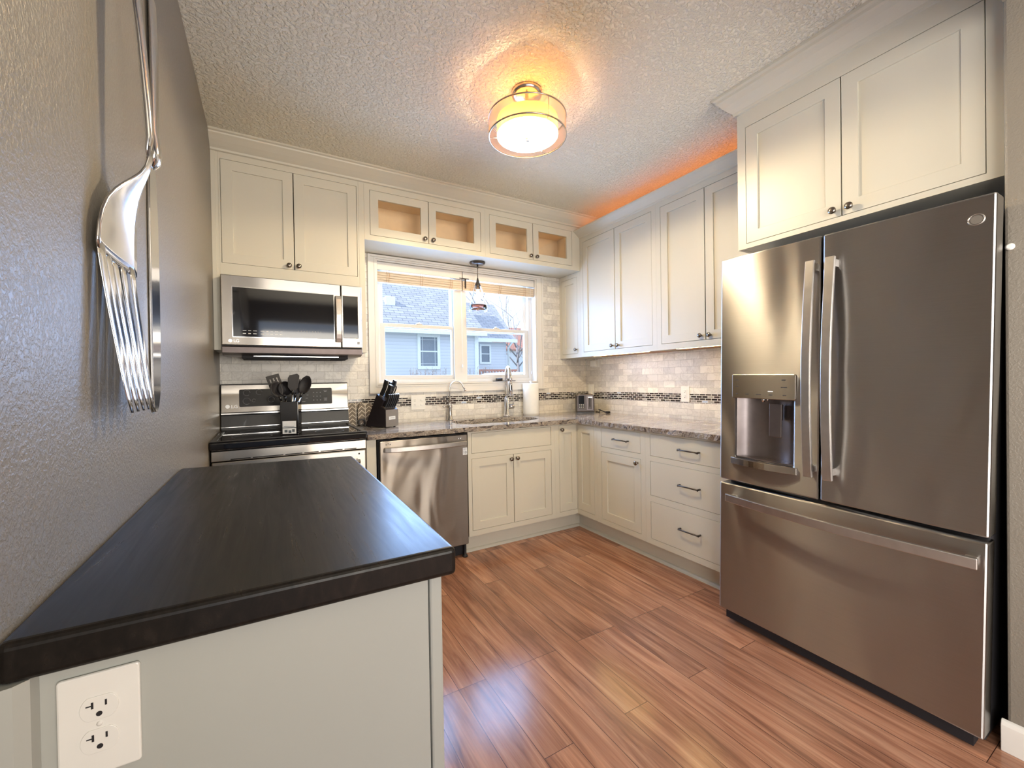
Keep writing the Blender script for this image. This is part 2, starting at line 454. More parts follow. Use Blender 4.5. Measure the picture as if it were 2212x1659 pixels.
def tag(o, label, cat=None, group=None, kind=None):
    o['label'] = label
    if cat: o['category'] = cat
    if group: o['group'] = group
    if kind: o['kind'] = kind
    return o
def thing(name, loc, label, cat, group=None, rot=None, local=False):
    o = bpy.data.objects.new(name, None); COL.objects.link(o); o.location = loc; o.empty_display_size = .05
    if rot: o.rotation_euler = rot
    ORG[o] = Vector((0, 0, 0)) if (rot or local) else Vector(loc)
    tag(o, label, cat, group); return o
def struct(o, label, cat='trim'): return tag(o, label, cat, kind='structure')

def text(name, body, size, place, mat, parent, ext=.0006):
    cu = bpy.data.curves.new('t', 'FONT'); cu.body = body; cu.size = size; cu.extrude = ext; cu.align_x = 'LEFT'
    ob = bpy.data.objects.new('t', cu); COL.objects.link(ob)
    bpy.context.view_layer.update()
    me = bpy.data.meshes.new_from_object(ob.evaluated_get(bpy.context.evaluated_depsgraph_get()))
    bpy.data.objects.remove(ob); bpy.data.curves.remove(cu)
    org = ORG[parent]
    for v in me.vertices: v.co = place(v.co.x, v.co.z, v.co.y) - org
    me.name = name; me.materials.clear(); me.materials.append(MAT[mat])
    o = bpy.data.objects.new(name, me); COL.objects.link(o); o.parent = parent; ORG[o] = org
    return o

def knob(P, a, z, parent, mat='knob_metal'):
    c = P(a, 0, z); ax = (P(a, 1, z) - c)
    return MB().lathe([(.007, -.002), (.0065, .010), (.006, .014), (.0135, .018), (.0155, .023), (.0135, .028), (.004, .030)], c, axis=ax, seg=18).build('knob', mat, parent)
def shaker(P, a0, a1, z0, z1, parent, name='door', rail=.058, knob_at=None, mat='cabinet_paint', glass=False, rec=.009, rail_v=None):
    g = .0050
    a0, a1 = min(a0, a1)+g/2, max(a0, a1)-g/2
    rv = rail_v or rail
    d = MB().frame(P, a0, a1, z0, z1, -.019, 0, [(a0+rail, a1-rail, z0+rv, z1-rv)])
    if not glass:
        d.lbox(P, a0+rail-.002, a1-rail+.002, -.017, -rec, z0+rv-.002, z1-rv+.002)
    o = d.build(name, mat, parent, bevel=.0012)
    if glass:
        MB().lbox(P, a0+rail-.004, a1-rail+.004, -.014, -.010, z0+rv-.004, z1-rv+.004).build('glass_pane', 'cabinet_glass', o)
    if knob_at: knob(P, *knob_at, o)
    return o
def pull(P, a0, a1, z, parent):
    pts = [P(a0, -.001, z), P(a0, .016, z)]
    bar = [P(a0-.002, .018, z-.004), P(a0+.012, .027, z+.001), P((a0+a1)/2, .031, z+.002), P(a1-.012, .027, z+.001), P(a1+.002, .018, z-.004)]
    m = MB().tube([P(a0, -.001, z), P(a0, .020, z)], .0055, 10).tube([P(a1, -.001, z), P(a1, .020, z)], .0055, 10)
    m.tube(bar, [.0058, .0045, .0042, .0045, .0058], 10)
    return m.build('handle', 'bronze', parent)
def slab_drawer(P, a0, a1, z0, z1, parent, name='drawer', handle=None):
    g = .0050
    o = MB().lbox(P, min(a0, a1)+g/2, max(a0, a1)-g/2, -.019, 0, z0, z1).build(name, 'cabinet_paint', parent, bevel=.0015)
    if handle: pull(P, *handle, o)
    return o
def carcass(P, a0, a1, z0, z1, depth, holes, parent, t=.018, inside='cabinet_paint', rec=.002):
    m = MB().frame(P, a0, a1, z0, z1, -.020, 0, holes)
    f = m.build('face_frame', 'cabinet_paint', parent)
    b = MB()
    b.lbox(P, a0, a0+t, -depth, -.0201, z0, z1).lbox(P, a1-t, a1, -depth, -.0201, z0, z1)
    b.lbox(P, a0+t, a1-t, -depth, -.0201, z0+rec, z0+rec+t).lbox(P, a0+t, a1-t, -depth, -.0201, z1-t, z1-.001).lbox(P, a0+t, a1-t, -depth, -depth+.008, z0+t, z1-t)
    b.build('carcass', inside, parent)
    return f

# ------------------------------------------------------------------ room shell
XL, YB, XR, CZ = -2.437, .64, .64, 2.69
WO = (-1.436, .033, 1.205, 2.172)               # window opening in the back wall
struct(MB().box(-2.6, -5.62, -.05, 2.8, .8, 0).build('floor', 'floor_wood'), 'reddish brown wood plank floor', 'floor')
struct(MB().box(-2.6, -5.62, CZ, 2.8, .8, CZ+.08).build('ceiling', 'ceiling_paint'), 'cream knockdown textured ceiling', 'ceiling')
struct(MB().frame(lambda a, d, z: Vector((XL-d, a, z)), -5.62, .8, 0, CZ, 0, .14, [(-4.98, -3.12, .25, 2.15)]).build('wall_left', 'wall_paint'), 'greige textured wall carrying the giant fork and knife', 'wall')
struct(MB().frame(PB(YB), XL, .78, 0, CZ, -.16, 0, [WO]).build('wall_back', 'wall_paint'), 'greige window wall behind the sink', 'wall')
struct(MB().box(XR, -2.44, 0, XR+.14, YB, CZ).build('wall_right', 'wall_paint'), 'greige wall behind the right cabinets and fridge', 'wall')
struct(MB().box(-.12, -2.44, 0, XR, -2.322, CZ).build('wall_wing', 'wall_paint', bevel=.008), 'greige wing wall end at the right of the fridge', 'wall')
struct(MB().box(XL, -2.44, 2.40, -.12, -2.322, CZ).build('wall_header', 'wall_paint'), 'lowered greige header across the kitchen opening', 'wall')
struct(MB().box(XR+.14, -2.44, 0, 2.8, -2.322, CZ).build('wall_dining', 'wall_paint'), 'greige wall of the room behind the kitchen', 'wall')
struct(MB().box(2.66, -5.62, 0, 2.8, -2.44, CZ).build('wall_side', 'wall_paint'), 'greige side wall of the room behind', 'wall')
struct(MB().frame(PB(-5.48), XL, 2.66, 0, CZ, -.0, .14, [(-2.30, .20, .55, 2.35)]).build('wall_rear', 'wall_paint'), 'greige rear wall with a wide opening added for fill light', 'wall')  # unseen wall; its opening is added to let in the rear fill
b = MB().prism([(-.1335, 0), (-.1335, .085), (-.128, .098), (-.12, .102), (-.12, 0)], lambda a, d, z: Vector((a, d, z)), -2.452, -2.31)
b.box(-.12, -2.4535, 0, XR, -2.44, .10)
struct(b.build('baseboard_right', 'trim_paint', bevel=.002), 'white baseboard wrapping the wing wall end', 'baseboard')
tag(MB().lathe([(.010, -.002), (.011, .006), (.006, .012)], (-.12, -2.335, 1.62), axis='x').build('wall_bumper', 'white_plastic'), 'small round white bumper on the wing wall edge', 'bumper')

# backsplash tile, with the mosaic band let in
ZC = .903
MZ0, MZ1 = 1.027, 1.098
t = MB(); P = PB(YB)
D = .008
for (a0, a1, z0, z1) in ((XL, -1.4975, ZC-.04, MZ0), (XL, -1.4975, MZ1, 1.43), (-1.60, -1.4975, 1.43, 2.211), (-1.4975, .1065, ZC-.04, MZ0), (-1.4975, .1065, MZ1, 1.139), (.1065, XR, ZC-.04, MZ0), (.1065, XR, MZ1, 2.211), (XL, -1.60, 1.43, 1.47)):
    t.lbox(P, a0, a1, 0, D, z0, z1)
struct(t.build('trim_1', 'tile_back'), 'marble subway tile backsplash on the window wall', 'backsplash')
struct(MB().lbox(P, XL, XR, 0, D-.001, MZ0, MZ1).build('trim_2', 'mosaic_back'), 'dark glass mosaic band on the window wall', 'backsplash')
P = PR(XR)
struct(MB().lbox(P, -1.39, YB-D, 0, D, ZC-.04, MZ0).lbox(P, -1.39, YB-D, 0, D, MZ1, 1.44).build('trim_3', 'tile_right'), 'marble subway tile backsplash on the right wall', 'backsplash')
struct(MB().lbox(P, -1.39, YB-D, 0, D-.001, MZ0, MZ1).build('trim_4', 'mosaic_right'), 'dark glass mosaic band on the right wall', 'backsplash')

# ------------------------------------------------------------------ window
def win_casing():
    P = PB(YB); m = MB()
    o0, o1, oz0, oz1 = -1.4975, .1065, 1.139, 2.205
    m.frame(P, o0, o1, oz0, oz1, .0085, .022, [(WO[0]-.002, WO[1]+.002, WO[2]-.004, WO[3]+.002)])
    # raised outer and inner beads of the casing
    m.frame(P, o0, o1, oz0, oz1, .022, .030, [(o0+.016, o1-.016, oz0+.016, oz1-.016)])
    m.frame(P, WO[0]-.014, WO[1]+.014, WO[2]-.016, WO[3]+.014, .022, .027, [(WO[0]-.002, WO[1]+.002, WO[2]-.004, WO[3]+.002)])
    # reveal lining
    m.frame(lambda a, d, z: Vector((a, d, z)), WO[0]-.001, WO[1]+.001, WO[2]-.001, WO[3]+.001, YB-.02, YB+.155, [(WO[0]+.010, WO[1]-.010, WO[2]+.010, WO[3]-.010)])
    return m.build('trim_5', 'trim_paint')
struct(win_casing(), 'cream window casing with beaded edges around the sink window', 'window casing')
def win_unit(n, a0, a1, label):
    root = thing(n, ((a0+a1)/2, YB+.10, WO[2]), label, 'window'); root['kind'] = 'structure'
    P = lambda a, d, z: Vector((a, YB+d, z))
    z0, z1, zm = WO[2]+.010, WO[3]-.010, 1.682
    MB().frame(P, a0, a1, z0, z1, .055, .15, [(a0+.034, a1-.034, z0+.03, z1-.03)]).build('window_frame', 'vinyl', root, bevel=.002)
    for nm, y, za, zb, rl in (('lower_sash', .068, z0+.028, zm+.016, .040), ('upper_sash', .106, zm-.020, z1-.028, .034)):
        s0, s1 = a0+.032, a1-.032
        rb = .036
        o = MB().frame(P, s0, s1, za, zb, y, y+.032, [(s0+rl, s1-rl, za+rb, zb-.030)]).build(nm, 'vinyl', root, bevel=.003)
        MB().lbox(P, s0+rl-.004, s1-rl+.004, y+.014, y+.018, za+rb-.004, zb-.026).build('glass_pane', 'window_glass', o)
        if nm == 'lower_sash':
            c = (s0+s1)/2
            MB().lbox(P, c-.026, c+.026, y-.003, y+.02, zb+.0005, zb+.009).lathe([(.012, 0), (.010, .012), (.004, .014)], (c, YB+y+.014, zb+.006)).build('sash_lock', 'vinyl', o, bevel=.002)
            for q in (s0+.004, s1-.012): MB().lbox(P, q, q+.008, y-.004, y+.002, za+.09, za+.12).build('tilt_latch', 'vinyl', o)
    return root
win_unit('window_1', WO[0]+.010, -.7165, 'left double-hung half of the sink window')
win_unit('window_2', -.7155, WO[1]-.010, 'right double-hung half of the sink window')
struct(MB().box(-.775, YB+.045, WO[2]+.010, -.657, YB+.054, WO[3]-.010).build('trim_6', 'trim_paint', bevel=.002), 'cream mullion cover between the two window halves', 'mullion')

def blind(x0, x1, label):
    root = thing('bamboo_blind', ((x0+x1)/2, YB+.02, 2.0), label, 'blind', 'blinds rolled up at the sink window')
    MB().box(x0, YB-.004, 2.098, x1, YB+.036, 2.160).build('headrail', 'trim_paint', root, bevel=.003)
    m = MB()
    for k in range(9):
        z = 2.003 + k*.0093
        m.box(x0+.002, YB-.001+.004*(k % 2), z, x1-.002, YB+.034, z+.0085)
    m.build('slat_stack', 'bamboo', root, bevel=.0015)
    for q in (.12, .5, .86):
        xx = x0+(x1-x0)*q
        m = MB()
        for dx in (-.012, .006): m.tube([(xx+dx, YB-.005, 2.100), (xx+dx+.004, YB-.006, 2.06), (xx+dx-.003, YB-.006, 2.004)], .0012, 6)
        m.build('lift_string', 'inner_wood', root)
    return root
bl = blind(WO[0]+.012, -.712, 'rolled bamboo blind over the left half of the sink window')
br = blind(-.706, WO[1]-.012, 'rolled bamboo blind over the right half of the sink window')
MB().tube([(-.725, YB-.007, 2.10), (-.724, YB-.008, 1.9), (-.722, YB-.006, 1.6), (-.7215, YB-.006, 1.36)], .0011, 6).lathe([(.001, .02), (.004, .012), (.0045, -.01), (.001, -.014)], (-.7215, YB-.006, 1.35)).build('pull_cord', 'label_white', bl)
MB().tube([(-.02, YB-.007, 2.10), (-.02, YB-.008, 1.6), (-.02, YB-.006, 1.30)], .0011, 6).lathe([(.001, .02), (.004, .012), (.0045, -.01), (.001, -.014)], (-.02, YB-.006, 1.29)).build('pull_cord', 'label_white', br)
MB().box(-.69, YB-.012, 2.02, -.678, YB-.006, 2.105).box(-.74, YB-.010, 2.1005, -.65, YB-.006, 2.106).build('valance_clip', 'bronze', br)

# ------------------------------------------------------------------ upper cabinets, window wall
YH = .315
P = PB(YH)
root = thing('wall_cabinet', (-2.0, YH, 1.865), 'white two-door wall cabinet mounted above the microwave', 'cabinet')
carcass(P, -2.4, -1.612, 1.866, 2.60, .315, [(-2.391, -1.6225, 1.948, 2.564)], root)
shaker(P, -2.391, -2.0065, 1.9495, 2.5625, root, knob_at=(-2.0376, 1.970))
shaker(P, -2.0065, -1.6225, 1.9495, 2.5625, root, knob_at=(-1.9828, 1.972))
MB().lbox(P, XL+.0005, -2.4005, -.315, 0, 1.43, 2.60).lbox(P, XL+.0005, -2.414, 0, .004, 1.43, 2.60).build('side_panel', 'cabinet_paint', root, bevel=.001)
MB().lbox(P, -1.6115, -1.5745, -.315, 0, 1.43, 2.60).build('side_panel', 'cabinet_paint', root, bevel=.001)
def glass_cab(x0, x1, d, kn, label):
    root = thing('glass_cabinet', ((x0+x1)/2, YH, 2.211), label, 'cabinet', 'glass-front cabinets over the window')
    MB().frame(P, x0, x1, 2.211, 2.60, -.020, 0, [(d[0], d[3], 2.247+.0, 2.5595)]).build('face_frame', 'cabinet_paint', root)
    b = MB().lbox(P, x0, x1, -.316, -.0201, 2.2115, 2.228).lbox(P, x0, x1, -.316, -.0201, 2.574, 2.60)
    b.lbox(P, x0, x0+.016, -.316, -.0201, 2.228, 2.574).lbox(P, x1-.016, x1, -.316, -.0201, 2.228, 2.574)
    b.build('carcass', 'cabinet_paint', root)
    b = MB().lbox(P, x0+.0165, x1-.0165, -.316, -.310, 2.2285, 2.5735)
    b.lbox(P, x0+.0165, x0+.019, -.3095, -.021, 2.2285, 2.5735).lbox(P, x1-.019, x1-.0165, -.3095, -.021, 2.2285, 2.5735)
    b.lbox(P, x0+.0195, x1-.0195, -.3095, -.021, 2.2285, 2.231).lbox(P, x0+.0195, x1-.0195, -.3095, -.021, 2.571, 2.5735)
    b.build('lining', 'glass_cab_inside', root)
    shaker(P, d[0], d[1], 2.2495, 2.558, root, 'door', .056, (kn[0], 2.2755), glass=True)
    shaker(P, d[2], d[3], 2.2495, 2.558, root, 'door', .056, (kn[1], 2.2755), glass=True)
    for q in (.25, .75):
        xx = x0+(x1-x0)*q
        MB().lathe([(.022, -.0005), (.022, .006), (.018, .0075)], (xx, YH+.050, 2.5705), axis=(0, 0, -1)).build('puck_light', 'led_puck', root)
    return root
glass_cab(-1.574, -.647, (-1.5365, -1.1145, -1.1145, -.6845), (-1.1473, -1.0833), 'white two-door glass-front cabinet over the window, nearer the microwave')
gc = glass_cab(-.6465, .3145, (-.607, -.192, -.192, .2275), (-.2222, -.1613), 'white two-door glass-front cabinet over the window, nearer the corner')
MB().lbox(P, .196, .206, -.035, -.021, 2.42, 2.455).build('hinge', 'nickel', gc)
# crown moulding of the window wall, up to the ceiling
CR = [(0, 0), (.012, .003), (.014, .014), (.030, .024), (.052, .040), (.072, .058), (.084, .068), (.086, .076), (.098, .080), (.098, .0895), (0, .0895)]   # (out, up)
def crown(name, P, a0, a1, z, prof, label, mitre0=0, mitre1=0, back=.02):
    m = MB(); n = len(prof)
    prof = list(prof) + [(-back, prof[-1][1]), (-back, prof[0][1])]; n = len(prof)
    v0 = [m.bm.verts.new(P(a0 + mitre0*max(o, 0), o, z+h)) for o, h in prof]; v1 = [m.bm.verts.new(P(a1 + mitre1*max(o, 0), o, z+h)) for o, h in prof]
    m.bm.faces.new(v0); m.bm.faces.new(v1[::-1])
    for i in range(n): m.bm.faces.new((v0[i], v1[i], v1[(i+1) % n], v0[(i+1) % n]))
    return m
struct(crown('c', P, XL+.0005, XR-.0005, 2.6004, CR, '').build('trim_7', 'cabinet_paint'), 'white crown moulding between the window wall cabinets and ceiling', 'crown moulding')

# ------------------------------------------------------------------ upper cabinets, right wall
XU = .315
P = PR(XU)
root = thing('corner_wall_cabinet', (XU, .48, 1.425), 'narrow white one-door wall cabinet tucked beside the window', 'cabinet')
carcass(P, .3155, YB-D-.001, 1.425, 2.2105, .315, [(.3605, .5965, 1.4615, 2.17)], root)
shaker(P, .3605, .5965, 1.4635, 2.168, root, rail=.05, knob_at=(.376, 1.4995))
def tall_cab(y0, y1, d, kn, label):
    root = thing('tall_wall_cabinet', (XU, (y0+y1)/2, 1.425), label, 'cabinet', 'tall two-door cabinets on the right wall')
    carcass(P, y0, y1, 1.425, 2.50, .315, [(d[3], d[0], 1.468, 2.462)], root, rec=.0085)
    shaker(P, d[0], d[1], 1.4705, 2.4595, root, knob_at=(kn[0], 1.499))
    shaker(P, d[2], d[3], 1.4705, 2.4595, root, knob_at=(kn[1], 1.497))
    MB().lbox(P, y0+.02, y1-.02, -.30, -.022, 1.4305, 1.4333).build('underside', 'under_wood', root)
    return root
tall_cab(-.555, .3148, (.277, -.124, -.126, -.5145), (-.0959, -.1654), 'tall two-door white wall cabinet near the window corner')
tall_cab(-1.383, -.5555, (-.5955, -.9518, -.9535, -1.309), (-.9212, -.9885), 'tall two-door white wall cabinet next to the fridge')
CR2 = [(0, 0), (.008, .004), (.010, .012), (.022, .020), (.040, .034), (.055, .046), (.062, .050), (.068, .054), (.068, .064), (0, .064)]
struct(crown('c', P, -1.384, .3145-.0, 2.5004, CR2, '', mitre1=-0.0).build('trim_8', 'cabinet_paint'), 'white crown moulding on top of the right wall cabinets, below the ceiling', 'crown moulding')
tag(MB().box(.44, -1.36, 2.5012, .47, .28, 2.515).build('led_strip', 'led_orange'), 'orange glowing light strip on top of the right wall cabinets', 'light')
for i, (ya, yb, lb) in enumerate(((-.45, .20, 'slim warm light bar under the wall cabinet near the corner'), (-1.28, -.68, 'slim warm light bar under the wall cabinet by the fridge'))):
    r_ = thing('under_cabinet_light', (.36, (ya+yb)/2, 1.4303), lb, 'light', 'under-cabinet light bars')
    MB().box(.340, ya, 1.4286, .372, yb, 1.4303).build('housing', 'white_plastic', r_, bevel=.002)
    MB().box(.345, ya+.012, 1.4262, .368, yb-.012, 1.4284).build('diffuser', 'led_warm', r_)

# ------------------------------------------------------------------ fridge cabinet
XK = -.02
P = PR(XK)
root = thing('fridge_cabinet', (XK, -1.85, 1.88), 'deep white two-door cabinet above the fridge', 'cabinet')
carcass(P, -2.3205, -1.385, 1.882, 2.58, .655, [(-2.265, -1.427, 1.906, 2.502)], root)
shaker(P, -1.427, -1.8435, 1.9085, 2.4995, root, knob_at=(-1.8165, 1.9345))
shaker(P, -1.8435, -2.265, 1.9085, 2.4995, root, knob_at=(-1.8769, 1.9345))
m = MB().lbox(P, -2.3205, -1.3855, -.06, .0, 2.5805, 2.66)
m.build('frieze', 'cabinet_paint', root)
CR3 = [(0, 0), (.012, .003), (.014, .016), (.030, .030), (.050, .052), (.062, .072), (.070, .078), (.072, .090), (.084, .096), (.084, .1095), (0, .1095)]
m = crown('c', P, -2.3205, -1.385, 2.58, CR3, '', mitre1=1.0)
m2 = crown('c', lambda a, d, z: Vector((a, -1.385 + d, z)), XK, XR-.002, 2.58, CR3, '', mitre0=-1.0)
me = bpy.data.meshes.new('x'); m2.bm.to_mesh(me); m.bm.from_mesh(me); bpy.data.meshes.remove(me)
struct(m.build('trim_9', 'cabinet_paint'), 'white crown moulding of the fridge cabinet, touching the ceiling', 'crown moulding')

# ------------------------------------------------------------------ base cabinets
TOPZ = .866
FB = .131
P = PB(0)
root = thing('sink_base_cabinet', (-.6, 0, 0), 'white sink base cabinet with two doors under a false drawer front', 'cabinet')
carcass(P, -.968, -.2225, FB, TOPZ, .61, [(-.9405, -.2575, .7125, .8555), (-.9405, -.2575, .1675, .676)], root)
slab_drawer(P, -.9405, -.2575, .714, .854, root, 'false_front')
shaker(P, -.9405, -.5995, .169, .6745, root, knob_at=(-.6248, .6435))
shaker(P, -.5995, -.2575, .169, .6745, root, knob_at=(-.5731, .6465))
root = thing('corner_base_cabinet', (-.05, .05, 0), 'white inner-corner base cabinet with a pair of narrow doors', 'cabinet')
m = MB().frame(P, -.222, -.0003, FB, TOPZ, -.020, 0, [(-.1815, -.004, .1695, .858)])
m.frame(PR(0), -.2405, -.0003, FB, TOPZ, -.020, 0, [(-.2065, -.004, .1695, .858)])
m.build('face_frame', 'cabinet_paint', root)
MB().box(-.222, .0205, FB, -.204, .60, TOPZ-.05).box(.0205, -.2405, FB, .60, -.2225, TOPZ-.05).box(-.2035, .0205, FB, .60, .60, FB+.018).box(.0205, -.2220, FB, .60, .020, FB+.018).build('carcass', 'cabinet_paint', root)
shaker(P, -.1815, -.004, .171, .8565, root, rail=.048, rail_v=.060, knob_at=(-.1604, .825))
shaker(PR(0), -.004, -.2065, .171, .8565, root, rail=.048, rail_v=.060)
P = PR(0)
root = thing('base_cabinet', (0, -.48, 0), 'white base cabinet with one drawer over a single door', 'cabinet')
carcass(P, -.717, -.241, FB, TOPZ, .61, [(-.6755, -.286, .7125, .8555), (-.6755, -.286, .1675, .676)], root)
slab_drawer(P, -.286, -.6755, .714, .854, root, handle=(-.565, -.425, .785))
shaker(P, -.286, -.6755, .169, .6745, root, knob_at=(-.6489, .6475))
root = thing('drawer_base_cabinet', (0, -1.05, 0), 'white base cabinet with three stacked drawers by the fridge', 'cabinet')
hz = [(.714, .854), (.4545, .677), (.169, .411)]
carcass(P, -1.384, -.7175, FB, TOPZ, .61, [(-1.345, -.7565, a-.0015, c+.0015) for a, c in hz], root)
for (a, c), hzz in zip(hz, (.784, .568, .301)):
    slab_drawer(P, -.7565, -1.345, a, c, root, handle=(-1.125, -.988, hzz))
# toe kick and shoe moulding
m = MB().box(-.972, .075, 0, .075, .095, FB).box(.075, -1.384, 0, .095, .095, FB)
m.prism([(.056, 0), (.075, 0), (.075, .020), (.066, .017), (.059, .009)], lambda a, d, z: Vector((d, a, z)), -.972, .058)
m.prism([(.056, 0), (.075, 0), (.075, .020), (.066, .017), (.059, .009)], lambda a, d, z: Vector((a, d, z)), -1.384, .075)
struct(m.build('baseboard_toe_kick', 'cabinet_paint'), 'white recessed toe kick with shoe moulding along both runs', 'baseboard')
tag(MB().box(-1.648, 0, 0, -1.590, .60, TOPZ).build('filler_panel', 'cabinet_paint', bevel=.001), 'narrow white filler panel between the range and the dishwasher', 'panel')

# ------------------------------------------------------------------ counter with sink
def counter():
    root = thing('granite_countertop', (-.5, .3, .868), 'grey veined granite countertop with chiselled edge, wrapping the corner', 'countertop')
    z0, z1 = .868, ZC
    out = [(-1.644, YB-D-.0005), (-1.644, -.03)]
    rng = random.Random(3)
    def jag(p, q, n):
        for k in range(1, n): yield (p[0]+(q[0]-p[0])*k/n, p[1]+(q[1]-p[1])*k/n)
    e = [(-1.644, -.03)] + list(jag((-1.644, -.03), (-.06, -.03), 60)) + [(-.055, -.032), (-.040, -.040), (-.032, -.055)] + list(jag((-.03, -.06), (-.03, -1.384), 50)) + [(-.03, -1.384)]
    out = [(-1.644, YB-D-.0005)] + e + [(XR-D-.0005, -1.384), (XR-D-.0005, YB-D-.0005)]
    hole = []
    for k in range(44):
        t = 2*PI*k/44; c, s = math.cos(t), math.sin(t); q = 2/2.7
        hole.append((-.575 + .365*math.copysign(abs(c)**q, c), .315 + .195*math.copysign(abs(s)**q, s)))
    bm = bmesh.new()
    def loop(pts):
        vs = [bm.verts.new((x, y, z1)) for x, y in pts]
        return [bm.edges.new((vs[i], vs[(i+1) % len(vs)])) for i in range(len(vs))]
    ed = loop(out) + loop(hole)
    bmesh.ops.triangle_fill(bm, edges=ed, use_beauty=True)
    top = list(bm.faces)
    r_ = bmesh.ops.extrude_face_region(bm, geom=top)
    vs = [v for v in r_['geom'] if isinstance(v, bmesh.types.BMVert)]
    bmesh.ops.translate(bm, verts=vs, vec=(0, 0, z0-z1))
    for f in bm.faces:
        f.normal_update()
    # chiselled front edge: push the vertices of the front rim about
    for v in bm.verts:
        fx = v.co.y < -.02 and v.co.x < -.035
        fy = v.co.x < -.02 and v.co.y < -.05
        if fx or fy:
            dx = rng.uniform(-.004, .006)
            if v.co.z < z0+.001: dx += .004; v.co.z += rng.uniform(.0004, .004)
            if fx and v.co.y < -.029 and v.co.y > -.0325: v.co.y += dx
            elif fy and abs(v.co.x+.03) < .003: v.co.x += dx
    for f in bm.faces:
        n = f.normal
        c = f.calc_center_median()
        f.material_index = 1 if (abs(n.z) < .5) else 0
    mm = MB(); mm.bm.free(); mm.bm = bm
    mm.build('stone_slab', 'granite', root, mats=['granite_edge'])
    return hole
hole = counter()
root = thing('sink_basin', (-.575, .315, .70), 'brown-grey steel undermount sink basin set into the granite', 'sink')
m = MB()
rings = []
for (sc, z) in ((1.03, .8675), (1.0, .862), (.97, .72), (.90, .700), (.02, .696)):
    rings.append([m.bm.verts.new((-.575+(x+.575)*sc, .315+(y-.315)*sc, z)) for x, y in hole])
for a, c in zip(rings, rings[1:]):
    for k in range(len(hole)): f = m.bm.faces.new((a[k], a[(k+1) % 44], c[(k+1) % 44], c[k])); f.smooth = True
m.bm.faces.new(rings[-1])
m.build('bowl', 'sink_steel', root)
MB().lathe([(.040, 0), (.040, .004), (.030, .005), (.028, .002)], (-.575, .315, .697)).build('drain', 'chrome', root)

# ------------------------------------------------------------------ dishwasher
P = PB(-.03)
root = thing('dishwasher', (-1.28, .28, 0), 'stainless steel dishwasher with a bowed bar handle', 'dishwasher')
MB().box(-1.582, .0, .105, -.974, .56, .860).box(-1.582, .05, 0, -.974, .54, .105).build('body', 'gap_black', root)
m = MB(); n = 12
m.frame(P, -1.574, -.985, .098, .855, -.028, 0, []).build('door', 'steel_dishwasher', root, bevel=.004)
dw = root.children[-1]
hp = []
for k in range(17):
    t = k/16; hp.append(P(-1.545+.545*t, .016+.034*math.sin(PI*t)**.7, .800-.0*t))
MB().sweep(hp, .032, .016, (0, 0, 1)).lbox(P, -1.549, -1.533, 0, .024, .785, .815).lbox(P, -1.012, -.996, 0, .024, .785, .815).build('handle', 'handle_steel', dw, bevel=.004)
MB().plate(P, -1.0195, -.9865, 0, .0012, .716, .765, .002).build('badge', 'label_white', dw)
text('badge_lettering', '10', .026, lambda x, d, z: P(-1.0165+x, .0016+d, .724+z), 'label_ink', dw)
MB().lbox(P, -1.015, -.991, .0012, .0016, .754, .757).build('badge_line', 'mark_grey', dw)
for q in range(3): MB().lathe([(.0035, 0), (.0035, .001)], P(-1.535+q*.012, 0, .833+.005*(q == 1)), axis='y', seg=10).build('indicator', 'mark_dark', dw)
for q in range(2): MB().lathe([(.004, 0), (.004, .001)], P(-1.05+q*.016, 0, .832), axis='y', seg=10).build('indicator', 'logo_silver', dw)
MB().box(-1.56, .03, .012, -1.0, .048, .092).build('kick_plate', 'gap_black', root)
MB().lathe([(.018, 0), (.018, .012), (.010, .014), (.010, .09)], (-1.0, .005, 0)).build('leg', 'black_rubber', root)

# ------------------------------------------------------------------ range
root = thing('range', (-2.04, .28, 0), 'stainless electric range with black glass cooktop', 'range')
MB().box(-2.430, .0, .02, -1.656, .618, .895).build('body', 'gap_black', root)
P = PB(-.03)
m = MB().frame(P, -2.430, -1.656, .822, .876, -.028, 0, [])
fr = m.build('vent_trim', 'steel', root, bevel=.003)
xs = [-2.345, -2.255, -2.245, -2.10, -2.09, -2.005, -1.995, -1.92, -1.91, -1.79, -1.78, -1.712]
for a, c in zip(xs[::2], xs[1::2]): MB().lbox(P, a, c, -.002, .001, .8265, .8315).build('vent_slot', 'slot_dark', fr)
dr = MB().lbox(P, -2.428, -1.658, -.028, .004, .21, .8185).build('oven_door', 'steel', root, bevel=.006)
MB().lbox(P, -2.33, -1.76, .004, .006, .34, .70).build('oven_window', 'black_glass', dr)
MB().lathe([(.005, 0), (.005, .001)], P(-1.698, .004, .795), axis='y', seg=14).build('indicator', 'slot_dark', dr)
hp = [P(-2.38+.68*k/14, .045+.012*math.sin(PI*k/14), .755) for k in range(15)]
MB().tube(hp, .013, 12).tube([P(-2.36, .002, .755), P(-2.36, .047, .755)], .010).tube([P(-1.72, .002, .755), P(-1.72, .047, .755)], .010).build('oven_handle', 'handle_steel', dr)
MB().lbox(P, -2.428, -1.658, -.028, .0, .03, .20).build('storage_drawer', 'steel', root, bevel=.004)
ck = MB().box(-2.434, -.064, .884, -1.652, .565, .9265)
ck = ck.build('cooktop', 'black_glass', root, bevel=.010, seg=3)
MB().frame(lambda a, d, z: Vector((a, z, d)), -2.432, -1.654, -.062, .560, .9262, .931, [(-2.405, -1.681, -.030, .545)]).build('cooktop_rim', 'black_plastic', ck, bevel=.002)
for (x, y, r) in ((-2.25, .12, .10), (-1.84, .14, .085), (-2.25, .42, .075), (-1.84, .42, .10)):
    MB().lathe([(r, 0), (r, .0006), (r-.003, .0006), (r-.003, 0)], (x, y, .9264), seg=40, cap=False).build('burner_ring', 'mark_dark', ck)
